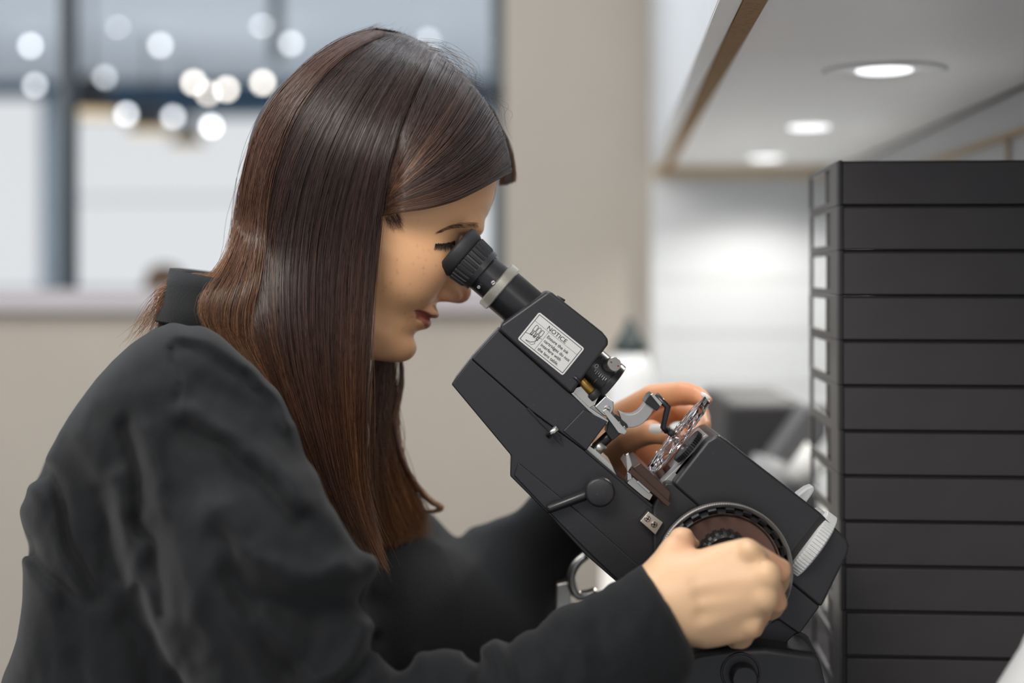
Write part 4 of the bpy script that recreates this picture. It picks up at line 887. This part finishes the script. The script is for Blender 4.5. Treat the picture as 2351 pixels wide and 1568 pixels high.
groups.append(strands([[(1120, 240), (1142, 300), (1150, 350), (1150, 400), (1146, 428)], [(1128, 250), (1155, 310), (1168, 360), (1168, 400), (1162, 426)], [(1130, 252), (1160, 310), (1176, 360), (1182, 395), (1184, 418)]], 900, 7, depth=td, jit=2, wob=1.5, clump=10, layer=.012, lens=(.93, 1)))
wd_ = lambda p: 1.10+0*p[..., 0]
groups.append(strands([[(520, 620), (470, 640), (420, 640), (380, 665), (350, 700), (300, 760), (270, 800)], [(540, 640), (500, 650), (440, 660), (400, 690), (385, 730), (370, 770), (340, 800)]], 260, 8, depth=wd_, jit=14, wob=12, clump=300, rad=.00017, lens=(.4, 1), col=.65))
groups.append(strands([[(862, 72), (790, 96), (715, 145), (640, 225), (590, 315), (562, 420), (548, 510), (520, 600), (476, 655), (452, 700), (460, 740), (485, 780)], [(868, 73), (800, 100), (725, 155), (655, 240), (605, 335), (580, 440), (570, 520), (548, 610), (515, 680), (505, 730), (525, 780), (555, 830)], [(876, 75), (812, 108), (742, 170), (676, 258), (630, 360), (606, 460), (600, 540), (588, 640), (570, 720), (575, 790), (600, 850), (640, 900)]], 3200, 9, depth=lambda p: 1.058*sst(480, 760, p[..., 1])+(Yh(p[..., 0], p[..., 1])-.003)*(1-sst(480, 760, p[..., 1])), jit=6, wob=5, clump=34, layer=.014, lens=(.6, 1), col=.30))
groups.append(strands([[(940, 90), (1000, 90), (1060, 130), (1080, 190)], [(1000, 120), (1040, 140), (1075, 180), (1090, 230)], [(1100, 210), (1150, 240), (1180, 290), (1190, 350)]], 70, 10, depth=wd_, jit=10, wob=14, clump=300, rad=.00009, lens=(.3, 1)))
PV = []; PQ = []; PC = []; base_i = 0
for pos, ra, c in groups:
    n, m, _ = pos.shape; T = np.gradient(pos, axis=1); T /= np.linalg.norm(T, axis=2, keepdims=True)+1e-9
    e1 = np.cross(T, [0, 1, 0]); e1 /= np.linalg.norm(e1, axis=2, keepdims=True)+1e-9; e2 = np.cross(T, e1)
    ring = [pos+(e1*math.cos(a)+e2*math.sin(a))*ra[..., None] for a in (math.pi/2, math.pi*7/6, math.pi*11/6)]
    v = np.stack(ring, 2).reshape(-1, 3); PV.append(v); PC.append(np.repeat(c.reshape(-1, 3), 3, 0))
    a = (np.arange(n)[:, None, None]*m+np.arange(m-1)[None, :, None])*3; k = np.arange(3)[None, None]; k2 = (k+1) % 3
    PQ.append(np.stack([a+k, a+k2, a+3+k2, a+3+k], -1).reshape(-1, 4)+base_i); base_i += len(v)
def hairbase(P):
    q = [P[i]-O_[i] for i in range(3)]; L = [q[0]*RH[0, k]+q[1]*RH[1, k]+q[2]*RH[2, k] for k in range(3)]
    d = ell(L, mm(-4, 0, 20), mm(95, 74, 95)); g = .729*(L[0]-.024)-.684*(L[2]+.001)
    d = smax(d, np.minimum(g, L[0]-.012), .004)
    def c3(p, r): 
        e = None
        for (a, ra), (b, rb) in zip(list(zip(p, r))[:-1], list(zip(p, r))[1:]): c = cone(P, W(*a), W(*b), ra, rb); e = c if e is None else smin(e, c, .01)
        return e
    d = smin(d, c3([(640, 430, 1.135), (590, 600, 1.125), (625, 760, 1.12), (710, 950, 1.12), (780, 1130, 1.13)], [.018, .013, .013, .012, .008]), .012)
    d = smin(d, c3([(700, 430, 1.12), (680, 600, 1.105), (700, 800, 1.11), (745, 950, 1.115), (800, 1150, 1.125)], [.022, .022, .020, .016, .009]), .012)
    d = smin(d, c3([(790, 450, 1.10), (785, 600, 1.092), (790, 800, 1.10), (800, 1000, 1.11), (815, 1180, 1.12)], [.025, .023, .017, .014, .008]), .012)
    return d
lo = W(500, 1240, 1.15); hi = W(1200, 60, 1.15)
V4, Q4 = nets(hairbase, (lo.x, 1.03, lo.z), (hi.x, 1.24, hi.z+.01), .0032, 1)
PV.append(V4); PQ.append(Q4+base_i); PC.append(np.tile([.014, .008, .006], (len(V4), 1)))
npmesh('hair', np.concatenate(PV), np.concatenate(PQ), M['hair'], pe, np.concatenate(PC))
# eyebrow and lashes, hair by hair on the skin
def face_hairs(name, paths, rad, col):
    mb = MB(); r = random.Random(5)
    for pts in paths:
        q = [on_face(x, y, .0005+.0004*i) for i, (x, y) in enumerate(pts)]
        if any(p is None for p in q): continue
        mb.tube(q, [rad]*(len(q)-1)+[rad*.3], 4)
    if mb.v: mb.build(name, mat(name, col, .6), pe, smooth=True)
r = random.Random(2); br = []
for i in range(150):
    s = r.random(); x = 1100-90*s; y = 520+r.uniform(-7, 7)*(1-s*.7)-5*math.sin(s*3)+14*s*s
    br.append([(x, y), (x-6, y-2.5+3*s), (x-13, y-3+7*s)])
face_hairs('eyebrow', br, .00007, (.11, .055, .032))
la = []
for i in range(90):
    s = i/90; x = 1000+46*s; y = 559-7*s+3*math.sin(s*3)+r.uniform(-1.5, 1.5); k = 10+8*s
    la.append([(x, y), (x-1, y+k*.5), (x-5*(1-s)+2*s+r.uniform(-2, 2), y+k+r.uniform(0, 5))])
face_hairs('eyelashes', la, .00012, (.012, .008, .007))
bh = []
for i in range(150):
    x = 880+r.uniform(0, 35); y = 485+r.uniform(-6, 22); bh.append([(x, y), (x+r.uniform(3, 7), y+8), (x+r.uniform(6, 14), y+18), (x+r.uniform(2, 22), y+r.uniform(24, 34))])
face_hairs('temple_hairs', bh, .00005, (.09, .045, .03))
